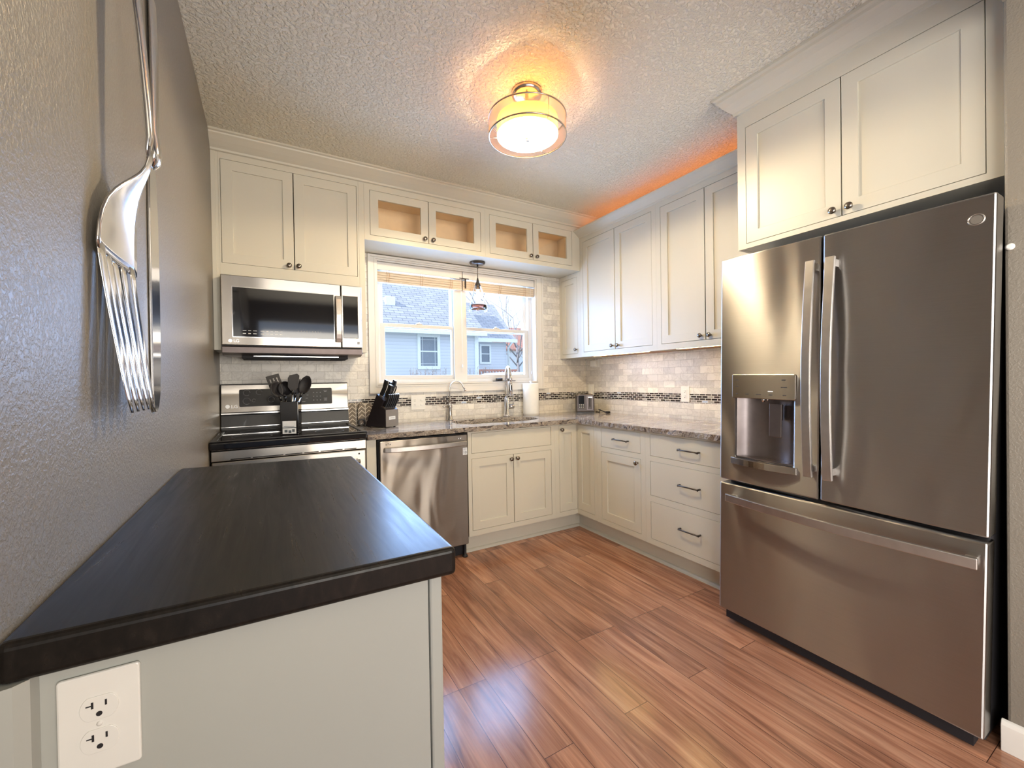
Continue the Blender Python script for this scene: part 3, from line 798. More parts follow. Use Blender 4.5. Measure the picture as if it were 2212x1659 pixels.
# backguard
pg = [(.548, .930), (.636-.006, .930), (.636-.006, 1.228), (.590, 1.228), (.560, 1.040), (.5605, 1.030), (.566, 1.024)]
bgd = MB().prism(pg, lambda a, d, z: Vector((d, a, z)), -2.433, -1.662).build('backguard', 'black_plastic', root, bevel=.003)
# sloping stainless face
def PS(a, d, z):                       # z from 0 (bottom) to 1 (top) along the slope
    p0 = Vector((a, .558, 1.042)); p1 = Vector((a, .587, 1.222)); nrm = Vector((0, -.987, .159))
    return p0 + (p1-p0)*z + nrm*d
face = MB().lbox(PS, -2.431, -1.664, -.002, .006, 0, 1).build('control_face', 'steel', root, bevel=.003)
dp = MB().plate(lambda a, d, z: PS(a, d, z/.182), -2.332, -1.772, .0062, .0078, .036, .150, .008).build('display', 'dark_display', face)
for (x, z, r) in ((-2.29, .127, .019), (-2.22, .130, .017), (-2.29, .072, .021), (-2.25, .075, .010), (-2.15, .078, .018)):
    pts = [PS(x+r*math.cos(2*PI*k/24), .0083, (z-.0)/.182 + r*math.sin(2*PI*k/24)/.182) for k in range(22)]
    MB().tube(pts, .0009, 5).build('burner_symbol', 'mark_grey', face)
for i in range(3):
    for j in range(3): MB().lbox(PS, -1.895+i*.022, -1.888+i*.022, .0078, .0083, (.062+j*.027)/.182, (.067+j*.027)/.182).build('key_mark', 'mark_grey', face)
for (x, z, ww) in ((-1.93, .10, .012), (-1.935, .078, .014), (-1.955, .055, .02), (-1.815, .13, .022), (-1.815, .122, .016), (-1.815, .075, .022), (-1.815, .067, .016), (-1.815, .059, .02)):
    MB().lbox(PS, x-ww/2, x+ww/2, .0078, .0083, z/.182, (z+.003)/.182).build('key_mark', 'mark_grey', face)
m = MB().lathe([(.0125, 0), (.0125, .001)], PS(-2.395, .0065, .04/.182), axis=(0, -.987, .159), seg=20)
m.build('logo_disc', 'logo_silver', face)
text('logo_lettering', 'LG', .030, lambda x, d, z: PS(-2.376+x, .0068+d, (.029+z)/.182), 'logo_silver', face)
MB().lbox(PB(.5475), -2.43, -1.665, 0, .004, .948, .952).lbox(PB(.5575), -2.43, -1.665, 0, .006, 1.032, 1.040).build('chrome_strip', 'chrome', bgd)

# ------------------------------------------------------------------ microwave
root = thing('microwave', (-2.01, .4, 1.43), 'stainless over-the-range microwave with a black glass door', 'microwave')
MB().box(-2.396, .262, 1.452, -1.6155, .628, 1.8655).build('body', 'case_grey', root)
P = PB(.235)
d_ = MB().frame(P, -2.394, -1.7475, 1.455, 1.8635, -.026, 0, [(-2.338, -1.79, 1.505, 1.795)]).build('door', 'steel', root, bevel=.004)
MB().lbox(P, -2.3385, -1.7895, -.010, -.002, 1.5045, 1.7955).build('door_glass', 'black_glass', d_)
MB().frame(P, -2.342, -1.786, 1.501, 1.799, -.003, .0015, [(-2.337, -1.791, 1.506, 1.794)]).build('glass_edge', 'chrome', d_)
hp = [P(-1.766, .020+.028*math.sin(PI*k/12)**.8, 1.488+.298*k/12) for k in range(13)]
MB().sweep(hp, .034, .011, (1, 0, 0)).lbox(P, -1.781, -1.751, -.0, .022, 1.490, 1.506).lbox(P, -1.781, -1.751, -.0, .022, 1.768, 1.784).build('handle', 'handle_steel', d_, bevel=.003)
c_ = MB().frame(P, -1.7445, -1.6175, 1.455, 1.8635, -.026, 0, [(-1.732, -1.645, 1.520, 1.792)]).build('control_panel', 'steel', root, bevel=.004)
MB().lbox(P, -1.7325, -1.6445, -.010, -.001, 1.5195, 1.7925).build('panel_glass', 'black_glass', c_)
for i, (xx, ww) in enumerate(((-2.29, .018), (-2.262, .014), (-2.238, .02), (-2.20, .018), (-2.172, .014), (-2.148, .012), (-2.125, .018), (-2.10, .016))):
    MB().lbox(P, xx, xx+ww, -.002, -.0014, 1.541, 1.5435).build('key_mark', 'label_white', d_)
    MB().lbox(P, xx, xx+ww*.9, -.002, -.0014, 1.523, 1.527).build('key_mark', 'label_white', d_)
for i in range(9): MB().lbox(P, -2.0+i*.016, -1.995+i*.016, -.002, -.0014, 1.548, 1.553).build('key_mark', 'mark_grey', d_)
MB().lathe([(.010, 0), (.010, .001)], P(-2.352, .0, 1.480), axis='y', seg=20).build('logo_disc', 'logo_silver', d_)
text('logo_lettering', 'LG', .024, lambda x, d, z: P(-2.337+x, .0006+d, 1.472+z), 'logo_silver', d_)
MB().plate(P, -1.650, -1.634, 0, .0008, 1.478, 1.496, .001).build('badge', 'mark_grey', c_)
MB().prism([(.258, 1.4515), (.240, 1.446), (.246, 1.410), (.30, 1.398), (.60, 1.405), (.60, 1.4515)], lambda a, d, z: Vector((d, a, z)), -2.394, -1.617).build('vent_lip', 'dark_steel', root, bevel=.002)
m = MB().box(-2.30, .30, 1.382, -1.70, .56, 1.404)
for q in (-2.28, -1.80): m.box(q, .33, 1.376, q+.09, .39, 1.383)
m.build('grease_filter', 'gap_black', root)
MB().box(-2.24, .285, 1.392, -1.76, .30, 1.397).build('lamp_strip', 'chrome', root)

# ------------------------------------------------------------------ refrigerator (leans slightly sideways, as it stands)
root = thing('refrigerator', (-.227, -1.388, 0), 'stainless french-door refrigerator with bottom freezer drawer', 'refrigerator', rot=(.0201, 0, 0))
PF = lambda a, d, z: Vector((-d, a, z))
WD = -.905
MB().box(.082, WD+.014, .03, .80, -.006, 1.765).build('case', 'case_grey', root, bevel=.004)
MB().box(.03, WD+.03, .024, .08, -.02, .075).build('toe_grille', 'gap_black', root)
for yy in (-.05, WD+.06): MB().lathe([(.022, 0), (.022, .012), (.012, .014), (.012, .06)], (.12, yy, .004 - .0201*0)).build('foot', 'black_rubber', root)
SP = -.436
DY0, DY1 = -.350, -.066          # dispenser sides
dl = MB().frame(PF, SP+.003, 0, .722, 1.795, -.075, 0, [(DY0+.014, DY1-.012, .838, 1.13)]).build('door', 'steel_fridge', root, bevel=.006)
dr_ = MB().frame(PF, WD, SP-.003, .722, 1.795, -.075, 0, []).build('door', 'steel_fridge', root, bevel=.006)
fz = MB().frame(PF, WD+.002, -.001, .075, .705, -.075, 0, []).build('freezer_drawer', 'steel_fridge', root, bevel=.006)
# dispenser
pts = []
n = 14
m = MB()
cols = []
for k in range(n+1):
    t = k/n; a = DY0+.0145 + (DY1-DY0-.027)*t; dd = -.012 - .058*math.sin(PI*t)**.6
    cols.append((m.bm.verts.new(PF(a, dd, .8385)), m.bm.verts.new(PF(a, dd, 1.1295))))
for c0, c1 in zip(cols, cols[1:]): m.bm.faces.new((c0[0], c1[0], c1[1], c0[1])).smooth = True
m.lbox(PF, DY0+.0145, DY1-.0125, -.0745, -.0705, .8385, 1.1295)
al = m.build('dispenser_alcove', 'dark_steel', root)
MB().lbox(PF, DY0+.015, DY1-.013, -.068, -.006, .840, .846).build('drip_tray', 'dark_steel', root)
cp = MB().plate(PF, DY0+.002, DY1-.004, -.002, .014, 1.125, 1.236, .006).build('dispenser_panel', 'steel', root, bevel=.002)
for (a, z, ww) in ((-.092, 1.208, .016), (-.092, 1.178, .018), (-.094, 1.143, .012), (-.142, 1.143, .016), (-.195, 1.143, .022), (-.248, 1.143, .016), (-.302, 1.210, .016), (-.304, 1.178, .026), (-.306, 1.143, .014)):
    MB().lbox(PF, a-ww/2, a+ww/2, .014, .0146, z, z+.0028).build('key_mark', 'mark_dark', cp)
MB().lbox(PF, -.258, -.236, .014, .0146, 1.158, 1.162).build('indicator_light', 'label_white', cp)
MB().tube([PF(-.198, -.02, 1.13), PF(-.198, -.020, 1.108)], [.010, .006], 12).tube([PF(-.215, -.024, 1.13), PF(-.215, -.024, 1.115)], .004, 8).build('spout', 'chrome', al)
MB().lbox(PF, -.282, -.228, -.020, -.012, .955, 1.105).lbox(PF, -.27, -.24, -.05, -.020, 1.03, 1.10).build('paddle', 'dark_steel', al, bevel=.003)
lip = []
for k in range(13):
    t = k/12; a = DY0-.004 + (DY1-DY0+.008)*t; lip.append((a, .010+.022*math.sin(PI*t)))
m = MB()
f0 = [(a, d) for a, d in lip] + [(DY1+.004, -.004), (DY0-.004, -.004)]
v0 = [m.bm.verts.new(PF(a, d, .808)) for a, d in f0]; v1 = [m.bm.verts.new(PF(a, d, .838)) for a, d in f0]
m.bm.faces.new(v0); m.bm.faces.new(v1[::-1])
for i in range(len(f0)): m.bm.faces.new((v0[i], v1[i], v1[(i+1) % len(f0)], v0[(i+1) % len(f0)]))
m.build('tray_lip', 'steel', root, bevel=.001)
# handles
def vhandle(a, par):
    hp = [PF(a, .040+.026*math.sin(PI*k/16), .818+.875*k/16) for k in range(17)]
    m = MB().sweep(hp, .034, .014, (0, 1, 0))
    for z in (.835, 1.655): m.lbox(PF, a-.012, a+.012, -.001, .040, z, z+.030)
    return m.build('handle', 'handle_steel', par, bevel=.003)
vhandle(-.412, dl); vhandle(-.482, dr_)
hp = [PF(-.058-.832*k/20, .040+.032*math.sin(PI*k/20), .645) for k in range(21)]
m = MB().sweep(hp, .036, .014, (0, 0, 1))
for a in (-.078, -.868): m.lbox(PF, a-.014, a+.014, -.001, .044, .634, .656)
m.build('handle', 'handle_steel', fz, bevel=.003)
lg = [PF(-.862+.018*math.cos(2*PI*k/24), .001, 1.722+.0165*math.sin(2*PI*k/24)) for k in range(25)]
MB().tube(lg, .0017, 6).lathe([(.0135, 0), (.0135, .0008)], PF(-.862, 0, 1.722), axis='x', seg=20).build('logo_badge', 'handle_steel', dr_)

# ------------------------------------------------------------------ peninsula
def poly_slab(pts, z0, z1):
    m = MB(); v0 = [m.bm.verts.new((x, y, z0)) for x, y in pts]; v1 = [m.bm.verts.new((x, y, z1)) for x, y in pts]
    m.bm.faces.new(v0); m.bm.faces.new(v1[::-1])
    for i in range(len(pts)): m.bm.faces.new((v0[i], v1[i], v1[(i+1) % len(pts)], v0[(i+1) % len(pts)]))
    return m
tag(poly_slab([(XL+.0005, -1.998), (-1.884, -2.012), (-1.8795, -.925), (XL+.0005, -.838)], .884, .933).build('wood_countertop', 'dark_wood', bevel=.009, seg=4), 'dark stained wood countertop of the peninsula against the left wall', 'countertop')
root = thing('peninsula_cabinet', (-2.17, -1.45, 0), 'white base cabinet under the dark wood countertop', 'cabinet')
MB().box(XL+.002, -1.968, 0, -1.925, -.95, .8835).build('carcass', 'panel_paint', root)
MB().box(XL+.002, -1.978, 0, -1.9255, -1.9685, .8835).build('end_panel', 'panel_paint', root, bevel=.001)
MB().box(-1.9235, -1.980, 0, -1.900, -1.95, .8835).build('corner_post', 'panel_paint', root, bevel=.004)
MB().prism([(XL+.002, -1.9785), (XL+.030, -1.9785), (XL+.027, -1.992), (XL+.016, -2.001), (XL+.002, -2.004)], lambda a, d, z: Vector((a, z, d)), 0, .8835).build('scribe_moulding', 'panel_paint', root)
PS2 = lambda a, d, z: Vector((-1.9245+.0+d, a, z))
carc = lambda a, d, z: Vector((-1.9245 + d, a, z))
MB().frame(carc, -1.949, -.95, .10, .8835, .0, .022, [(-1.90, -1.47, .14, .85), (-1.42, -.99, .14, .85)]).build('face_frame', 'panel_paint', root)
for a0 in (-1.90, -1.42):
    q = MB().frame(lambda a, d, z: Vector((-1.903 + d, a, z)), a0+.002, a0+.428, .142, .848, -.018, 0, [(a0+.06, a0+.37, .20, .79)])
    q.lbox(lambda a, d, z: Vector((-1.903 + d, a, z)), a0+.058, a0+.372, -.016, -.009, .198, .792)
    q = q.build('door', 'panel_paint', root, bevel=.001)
    knob(lambda a, d, z: Vector((-1.903 + d, a, z)), a0+.395, .81, q)

# ------------------------------------------------------------------ outlets and switches
def duplex(P, ca, cz, parent, s=1.0, decora=False):
    if decora:
        o = MB().plate(P, ca-.0175, ca+.0175, .004, .0075, cz-.034, cz+.034, .002).build('receptacle', 'white_plastic', parent, bevel=.0006)
        zs = (cz+.019, cz-.019); d = .0075
    for k, z in enumerate((cz+.0198*s, cz-.0198*s) if not decora else zs):
        if not decora:
            d = .0062
            pts = []
            for i in range(32):
                t = 2*PI*i/32; x, y = .0178*s*math.cos(t), .0178*s*math.sin(t); y = max(-.0143*s, min(.0143*s, y)); pts.append((ca+x, z+y))
            o = MB().prism(pts, P, .0035, d).build('receptacle', 'white_plastic', parent, bevel=.0006)
        m = MB().lbox(P, ca-.0072*s, ca-.0050*s, d-.002, d+.0003, z+.0005*s, z+.0085*s).lbox(P, ca+.0052*s, ca+.0072*s, d-.002, d+.0003, z+.0015*s, z+.0082*s)
        if not decora and s > .95: m.lbox(P, ca-.0120*s, ca-.0072*s, d-.002, d+.0003, z+.0037*s, z+.0051*s)
        m.lathe([(.0030*s, -.002), (.0030*s, .0003)], P(ca, d, z-.0070*s), axis=P(0, 1, 0)-P(0, 0, 0), seg=12)
        m.build('slot', 'slot_dark', o)
def plate(name, P, a0, a1, z0, z1, label, cat, th=.005, org=None):
    root = thing(name, P((a0+a1)/2, 0, z0), label, cat)
    MB().plate(P, a0, a1, 0, th, z0, z1, .004).build('cover_plate', 'white_plastic', root, bevel=.0022)
    return root
P = PB(-1.9785)
r_ = plate('wall_outlet', P, -2.392, -2.3145, .738, .866, 'white duplex outlet on the peninsula end panel', 'outlet')
duplex(P, -2.3535, .802, r_, 1.03)
MB().lathe([(.003, .004), (.003, .0058), (.001, .0062)], P(-2.3535, 0, .802), axis='y', seg=12).build('screw', 'white_plastic', r_)
P = PB(YB-D)
r_ = plate('wall_outlet', P, -1.178, -1.060, .997, 1.116, 'white two-gang outlet and switch plate between knife block and faucet', 'outlet')
duplex(P, -1.147, 1.056, r_, .9)
MB().lbox(P, -1.1, -1.082, .004, .009, 1.068, 1.082).lbox(P, -1.1, -1.082, .004, .009, 1.030, 1.044).build('toggle', 'white_plastic', r_, bevel=.001)
r_ = plate('wall_outlet', P, -1.372, -1.298, .995, 1.112, 'white outlet plate half hidden behind the knife block', 'outlet')
duplex(P, -1.335, 1.054, r_, .9)
P = PR(XR-D)
r_ = plate('wall_outlet', P, -.588, -.511, 1.035, 1.155, 'white outlet on the right wall tile near the fridge', 'outlet')
duplex(P, -.5495, 1.095, r_, 1.0, decora=True)
r_ = plate('light_switch', P, .514, .590, 1.047, 1.172, 'white rocker switch plate behind the toaster', 'switch')
MB().plate(P, .535, .569, .004, .008, 1.075, 1.145, .002).build('rocker', 'white_plastic', r_, bevel=.001)
r_ = plate('plug_adapter', P, .418, .535, 1.338, 1.410, 'white plug-in adapter right under the corner cabinet', 'adapter', th=.006)
MB().plate(P, .452, .522, .006, .036, 1.345, 1.403, .004).build('adapter_body', 'white_plastic', r_, bevel=.004)
MB().tube([P(.448, .012, 1.36), P(.445, .02, 1.39), P(.44, .03, 1.405), P(.43, .05, 1.419)], .002, 6).build('lead', 'white_plastic', r_)
r_ = thing('cable_clip', (XR-D, .125, 1.372), 'tiny clear hook stuck on the right wall tile', 'hook')
MB().plate(P, .11, .142, 0, .003, 1.36, 1.385, .003).build('back_plate', 'white_plastic', r_)
MB().tube([P(.126, .003, 1.377), P(.126, .010, 1.366), P(.126, .014, 1.372)], .002, 6).build('prong', 'white_plastic', r_)

# ------------------------------------------------------------------ giant fork and knife on the left wall
def fork():
    root = thing('wall_fork', (XL, -1.55, 1.17), 'giant polished steel fork hung on the left wall, tines down', 'wall decor')
    yc = -1.547
    # centre line: (z, x offset from wall, half width)
    head = [(1.725, .064, .011), (1.700, .063, .012), (1.680, .058, .015), (1.662, .050, .022), (1.645, .040, .034), (1.625, .029, .053), (1.603, .0195, .075), (1.578, .0125, .096), (1.550, .0085, .112), (1.520, .0060, .123), (1.495, .0050, .127), (1.474, .0048, .1265)]
    m = MB(); n = 14; rings = []
    for z, xo, hw in head:
        row = []
        for k in range(n+1):
            s = -1+2*k/n
            dish = .006*(s*s)*min(1, hw/.08)
            row.append(m.bm.verts.new((XL+xo+dish, yc+hw*s, z)))
        rings.append(row)
    for a, c in zip(rings, rings[1:]):
        for k in range(n): m.bm.faces.new((a[k], a[k+1], c[k+1], c[k])).smooth = True
    o = m.build('bowl', 'fork_steel', root)
    sm = o.modifiers.new('thick', 'SOLIDIFY'); sm.thickness = .004; sm.offset = 1
    # handle
    hd = [(1.706, .0622, .007, .003), (1.720, .063, .0110, .010), (1.745, .066, .0125, .014), (1.80, .064, .0155, .015), (1.95, .056, .023, .014), (2.10, .044, .030, .012), (2.22, .032, .036, .010), (2.30, .021, .038, .008), (2.335, .014, .026, .006)]
    m = MB(); rings = []
    for z, xo, hw, th in hd:
        rings.append([m.bm.verts.new((XL+xo+th*.5*math.sin(t), yc+hw*math.cos(t), z)) for t in [2*PI*k/12 for k in range(12)]])
    for a, c in zip(rings, rings[1:]):
        for k in range(12): m.bm.faces.new((a[k], a[(k+1) % 12], c[(k+1) % 12], c[k])).smooth = True
    m.bm.faces.new(rings[0]); m.bm.faces.new(rings[-1][::-1])
    m.build('handle', 'fork_steel', root)
    # five tines with four narrow slots between them
    for i in range(5):
        s = -1+2*i/4
        m = MB(); rings = []
        for q in range(13):
            t = q/12
            z = 1.488 - .316*t
            hw0 = .0240*(1-.22*t) if t < .88 else .0240*(1-.22*t)*(1-(t-.88)/.12*.7)
            yy = yc + s*(.1035 - .018*t)
            xo = .0052 + .006*s*s*(1-t) + .041*t**1.15
            th = .0048*(1-.2*t)
            rings.append([m.bm.verts.new((XL+xo+th*.5*math.sin(a), yy+hw0*math.cos(a), z)) for a in [2*PI*k/10 for k in range(10)]])
        for a, c in zip(rings, rings[1:]):
            for k in range(10): m.bm.faces.new((a[k], a[(k+1) % 10], c[(k+1) % 10], c[k])).smooth = True
        m.bm.faces.new(rings[0]); m.bm.faces.new(rings[-1][::-1])
        m.build('tine', 'fork_steel', root)
    MB().lathe([(.006, 0), (.006, .05), (.010, .052)], (XL, yc, 2.10), axis=(1, 0, 0), seg=12).build('standoff', 'fork_steel', root)
fork()
root = thing('wall_knife', (XL, -1.19, 1.15), 'giant polished steel table knife hung on the left wall, blade down', 'wall decor')
bl_ = [(1.152, -1.225, -1.205), (1.165, -1.240, -1.185), (1.20, -1.245, -1.165), (1.30, -1.245, -1.150), (1.50, -1.243, -1.143), (1.70, -1.238, -1.145), (1.80, -1.230, -1.158), (1.845, -1.222, -1.168)]
m = MB()
L = [(ya, z) for z, ya, yb in bl_] + [(yb, z) for z, ya, yb in bl_[::-1]]
m.prism(L, lambda a, d, z: Vector((XL+d, a, z)), .001, .008).build('blade', 'fork_steel', root, bevel=.0022)
m = MB(); rings = []
for z, hw, th in ((1.825, .010, .008), (1.84, .026, .022), (1.862, .030, .026), (1.885, .026, .024), (1.93, .027, .018), (2.05, .033, .017), (2.20, .040, .016), (2.30, .042, .014), (2.345, .030, .010)):
    rings.append([m.bm.verts.new((XL+.001+th*.5+th*.5*math.sin(t), -1.187+.028*max(0, min(1, (z-1.88)/.3))+hw*math.cos(t), z)) for t in [2*PI*k/14 for k in range(14)]])
for a, c in zip(rings, rings[1:]):
    for k in range(14): m.bm.faces.new((a[k], a[(k+1) % 14], c[(k+1) % 14], c[k])).smooth = True
m.bm.faces.new(rings[0]); m.bm.faces.new(rings[-1][::-1])
m.build('handle', 'fork_steel', root)

# ------------------------------------------------------------------ ceiling light
LC = (-1.0, -.885)
root = thing('ceiling_light', (LC[0], LC[1], CZ), 'drum ceiling light with sheer shade, glowing warm', 'ceiling light')
MB().lathe([(.078, 0), (.078, -.010), (.072, -.024), (.060, -.030), (.012, -.031)], (*LC, CZ-.0005), seg=40).build('canopy', 'nickel', root)
MB().lathe([(.009, -.03), (.009, -.150), (.022, -.154), (.022, -.162), (.006, -.166)], (*LC, CZ), seg=16).build('stem', 'nickel', root)
ZT, ZB = 2.553, 2.460
MB().lathe([(.196, ZB-CZ), (.196, ZT-CZ)], (*LC, CZ), seg=64, cap=False).build('sheer_shade', 'sheer_fabric', root)
m = MB()
for z in (ZB, ZT): m.lathe([(.1935, z-.003-CZ), (.1985, z-.003-CZ), (.1985, z+.003-CZ), (.1935, z+.003-CZ), (.1935, z-.003-CZ)], (*LC, CZ), seg=64, cap=False)
for k in range(3):
    t = 2*PI*k/3+.5
    m.tube([(LC[0]+.155*math.cos(t), LC[1]+.155*math.sin(t), ZB), (LC[0]+.196*math.cos(t), LC[1]+.196*math.sin(t), ZB)], .0018, 6)
    m.tube([(LC[0]+.02*math.cos(t), LC[1]+.02*math.sin(t), ZT), (LC[0]+.196*math.cos(t), LC[1]+.196*math.sin(t), ZT)], .0018, 6)
    m.tube([(LC[0]+.196*math.cos(t), LC[1]+.196*math.sin(t), ZB), (LC[0]+.196*math.cos(t), LC[1]+.196*math.sin(t), ZT)], .0015, 6)
m.build('wire_frame', 'nickel', root)
MB().lathe([(.154, 2.468-CZ), (.154, 2.545-CZ)], (*LC, CZ), seg=56, cap=False).build('inner_shade', 'inner_shade', root)
MB().lathe([(.1545, 2.470-CZ), (.1545, 2.464-CZ), (.13, 2.460-CZ), (.08, 2.4565-CZ), (.01, 2.455-CZ)], (*LC, CZ), seg=56).build('diffuser', 'frosted_glass', root)
MB().lathe([(.153, 2.5445-CZ), (.013, 2.5445-CZ)], (*LC, CZ), seg=56, cap=False).build('added_uplight_filter', 'added_uplight_filter', root)  # disc added over the open shade top to hold back light on the ceiling
MB().lathe([(.008, -.016), (.010, -.012), (.006, -.008), (.014, -.004), (.014, .004)], (*LC, 2.452), seg=20).build('finial', 'nickel', root)
for k in range(3):
    t = 2*PI*k/3+1.15
    c = (LC[0]+.082*math.cos(t), LC[1]+.082*math.sin(t), 2.492)
    bb = MB().sphere(c, .022).build('bulb', 'bulb_warm', root)
    MB().lathe([(.012, .020), (.012, .046)], c, seg=14).build('socket', 'white_plastic', bb)

# ------------------------------------------------------------------ pendant light
PC = (-.640, .480)
root = thing('pendant_light', (*PC, 2.211), 'small clear glass pendant with a brown band hanging over the sink', 'pendant light')
MB().lathe([(.066, 0), (.066, -.008), (.060, -.010), (.060, -.016), (.050, -.020), (.006, -.024)], (*PC, 2.2108), seg=36).build('canopy', 'bronze', root)
MB().lathe([(.007, -.02), (.007, -.05), (.0035, -.055), (.0035, -.135), (.006, -.14)], (*PC, 2.211), seg=14).build('stem', 'bronze', root)
MB().lathe([(.006, 2.078), (.009, 2.062), (.016, 2.038), (.024, 2.022), (.024, 2.014), (.020, 2.012), (.020, 1.988), (.016, 1.985)], (*PC, 0), seg=24).build('cap', 'bronze', root)
gp = [(.024, 2.020), (.034, 1.995), (.046, 1.955), (.058, 1.91), (.067, 1.87), (.073, 1.83), (.0745, 1.802)]
MB().lathe(gp, (*PC, 0), seg=40, cap=False).lathe([(.0745, 1.802), (.0715, 1.802), (.070, 1.83)], (*PC, 0), seg=40, cap=False).build('glass_shade', 'pendant_glass', root)
MB().lathe([(.0725, 1.852), (.0748, 1.850), (.0763, 1.826), (.0742, 1.824), (.0725, 1.852)], (*PC, 0), seg=40, cap=False).build('brown_band', 'amber_glass', root)
MB().lathe([(.011, 1.986), (.012, 1.975), (.012, 1.955), (.021, 1.925), (.024, 1.905), (.019, 1.885), (.008, 1.872), (.002, 1.870)], (*PC, 0), seg=20).build('bulb', 'bulb_pendant', root)

# ------------------------------------------------------------------ faucets
fx, fy = -.335, .566
root = thing('faucet', (fx, fy, ZC), 'tall steel pull-down kitchen faucet behind the sink', 'faucet')
MB().lathe([(.032, 0), (.033, .010), (.027, .014), (.025, .018), (.023, .16), (.020, .164), (.016, .168)], (fx, fy, ZC), seg=28).build('body', 'chrome', root)
arc = [(fx, fy, ZC+.165), (fx, fy, ZC+.33)]
for k in range(1, 13):
    t = PI*k/12; arc.append((fx-.026*(1-math.cos(t)), fy-.082*(1-math.cos(t)), ZC+.33+.105*math.sin(t)))
e_ = arc[-1]; arc += [(e_[0], e_[1], e_[2]-.03)]
MB().tube(arc, .0135, 16).build('spout', 'chrome', root)
hd = MB().lathe([(.0145, 0), (.017, -.01), (.0185, -.06), (.0190, -.115), (.016, -.120)], (e_[0], e_[1], e_[2]-.02), seg=22).build('spray_head', 'chrome', root)
MB().box(e_[0]-.006, e_[1]-.0205, e_[2]-.09, e_[0]+.006, e_[1]-.016, e_[2]-.05).build('button', 'black_plastic', hd)
h_ = MB().lathe([(.021, 0), (.021, .050), (.018, .053)], (fx+.018, fy, ZC+.088), axis=(1, -.12, 0), seg=22).build('handle', 'nickel', root)
MB().tube([(fx+.065, fy-.006, ZC+.10), (fx+.066, fy-.006, ZC+.13), (fx+.067, fy-.004, ZC+.20)], [.006, .005, .0045], 10).build('lever', 'nickel', h_)
gx, gy = -.872, .566
root = thing('filter_faucet', (gx, gy, ZC), 'slim gooseneck filtered water faucet left of the sink', 'faucet')
MB().lathe([(.029, 0), (.028, .006), (.020, .022), (.0165, .06), (.017, .095), (.021, .105), (.021, .118), (.013, .130), (.008, .145)], (gx, gy, ZC), seg=26).build('body', 'nickel', root)
arc = [(gx, gy, ZC+.13), (gx, gy, ZC+.25)]
for k in range(1, 12):
    t = PI*k/12; arc.append((gx+.058*(1-math.cos(t)), gy-.012*(1-math.cos(t)), ZC+.25+.072*math.sin(t)))
arc.append((arc[-1][0]+.010, arc[-1][1]-.002, arc[-1][2]-.018))
MB().tube(arc, .0056, 12).tube([arc[-1], (arc[-1][0]+.006, arc[-1][1]-.001, arc[-1][2]-.012)], [.0085, .0092], 12).build('spout', 'nickel', root)
MB().tube([(gx-.012, gy-.006, ZC+.110), (gx-.045, gy-.014, ZC+.113), (gx-.068, gy-.018, ZC+.115)], [.006, .0048, .0062], 10).build('lever', 'nickel', root)

# sill tray
root = thing('sill_tray', (-.30, YB+.03, WO[2]+.010), 'small black tray on the window sill behind the faucet', 'tray')
zz = WO[2]+.0104
MB().prism([(-.408, zz+.004), (-.395, zz), (-.205, zz), (-.188, zz+.004), (-.188, zz+.007), (-.408, zz+.007)], PB(YB), -.05, -.002).build('dish', 'black_plastic', root, bevel=.001)
MB().box(-.378, YB+.012, zz+.0075, -.322, YB+.045, zz+.030).box(-.275, YB+.012, zz+.0075, -.222, YB+.045, zz+.027).build('sponge_holder', 'black_plastic', root, bevel=.003)

# ------------------------------------------------------------------ paper towels
px, py = -.083, .558
root = thing('paper_towel_roll', (px, py, ZC), 'white paper towel roll standing at the right of the faucet', 'paper towels')
MB().lathe([(.070, 0), (.073, .004), (.074, .02), (.073, .15), (.074, .28), (.070, .284), (.022, .284), (.021, .275)], (px, py, ZC+.006), seg=40).build('roll', 'paper', root)
MB().lathe([(.070, 0), (.070, .005), (.008, .006), (.007, .30), (.011, .302), (.011, .312), (.004, .314)], (px, py, ZC), seg=30).build('holder', 'white_plastic', root)

# ------------------------------------------------------------------ toaster and cord
root = thing('toaster', (.425, .395, ZC), 'dark steel two-slot toaster in the counter corner', 'toaster', rot=(0, 0, -.58))
def rbox(a0, a1, z0, z1, r, d0, d1, n=6):
    pts = []
    for (ca, cz, t0) in ((a1-r, z1-r, 0), (a0+r, z1-r, 90)):
        for k in range(n+1):
            t = math.radians(t0+90*k/n); pts.append((ca+r*math.cos(t), cz+r*math.sin(t)))
    pts += [(a0, z0), (a1, z0)]
    return MB().prism(pts, lambda a, d, z: Vector((a, d, z)), d0, d1)
bd = rbox(-.084, .084, .010, .180, .035, .0, .145).build('body', 'toaster_steel', root, bevel=.006)
MB().box(-.082, .004, .0005, .082, .142, .0095).build('base', 'black_plastic', root)
MB().plate(lambda a, d, z: Vector((a, -d, z)), -.065, -.012, .0005, .0025, .045, .165, .004).build('control_glass', 'black_glass', bd)
m = MB()
for i in range(3):
    for j in range(3): m.box(-.061+i*.017, -.0045, .048+j*.014, -.050+i*.017, -.0025, .057+j*.014)
m.build('button', 'mark_grey', bd)
MB().frame(lambda a, d, z: Vector((a, -d, z)), .012, .070, .030, .165, .0005, .003, [(.020, .062, .038, .157)]).build('lever_frame', 'dark_steel', bd)
MB().box(.036, -.0015, .06, .046, -.0004, .15).build('lever_slot', 'slot_dark', bd)
MB().box(.018, -.020, .142, .064, -.003, .156).build('lever', 'chrome', bd, bevel=.003)
m = MB().box(-.04, .025, .1785, -.015, .125, .1806).box(.015, .025, .1785, .04, .125, .1806)
m.build('toast_slot', 'slot_dark', bd)
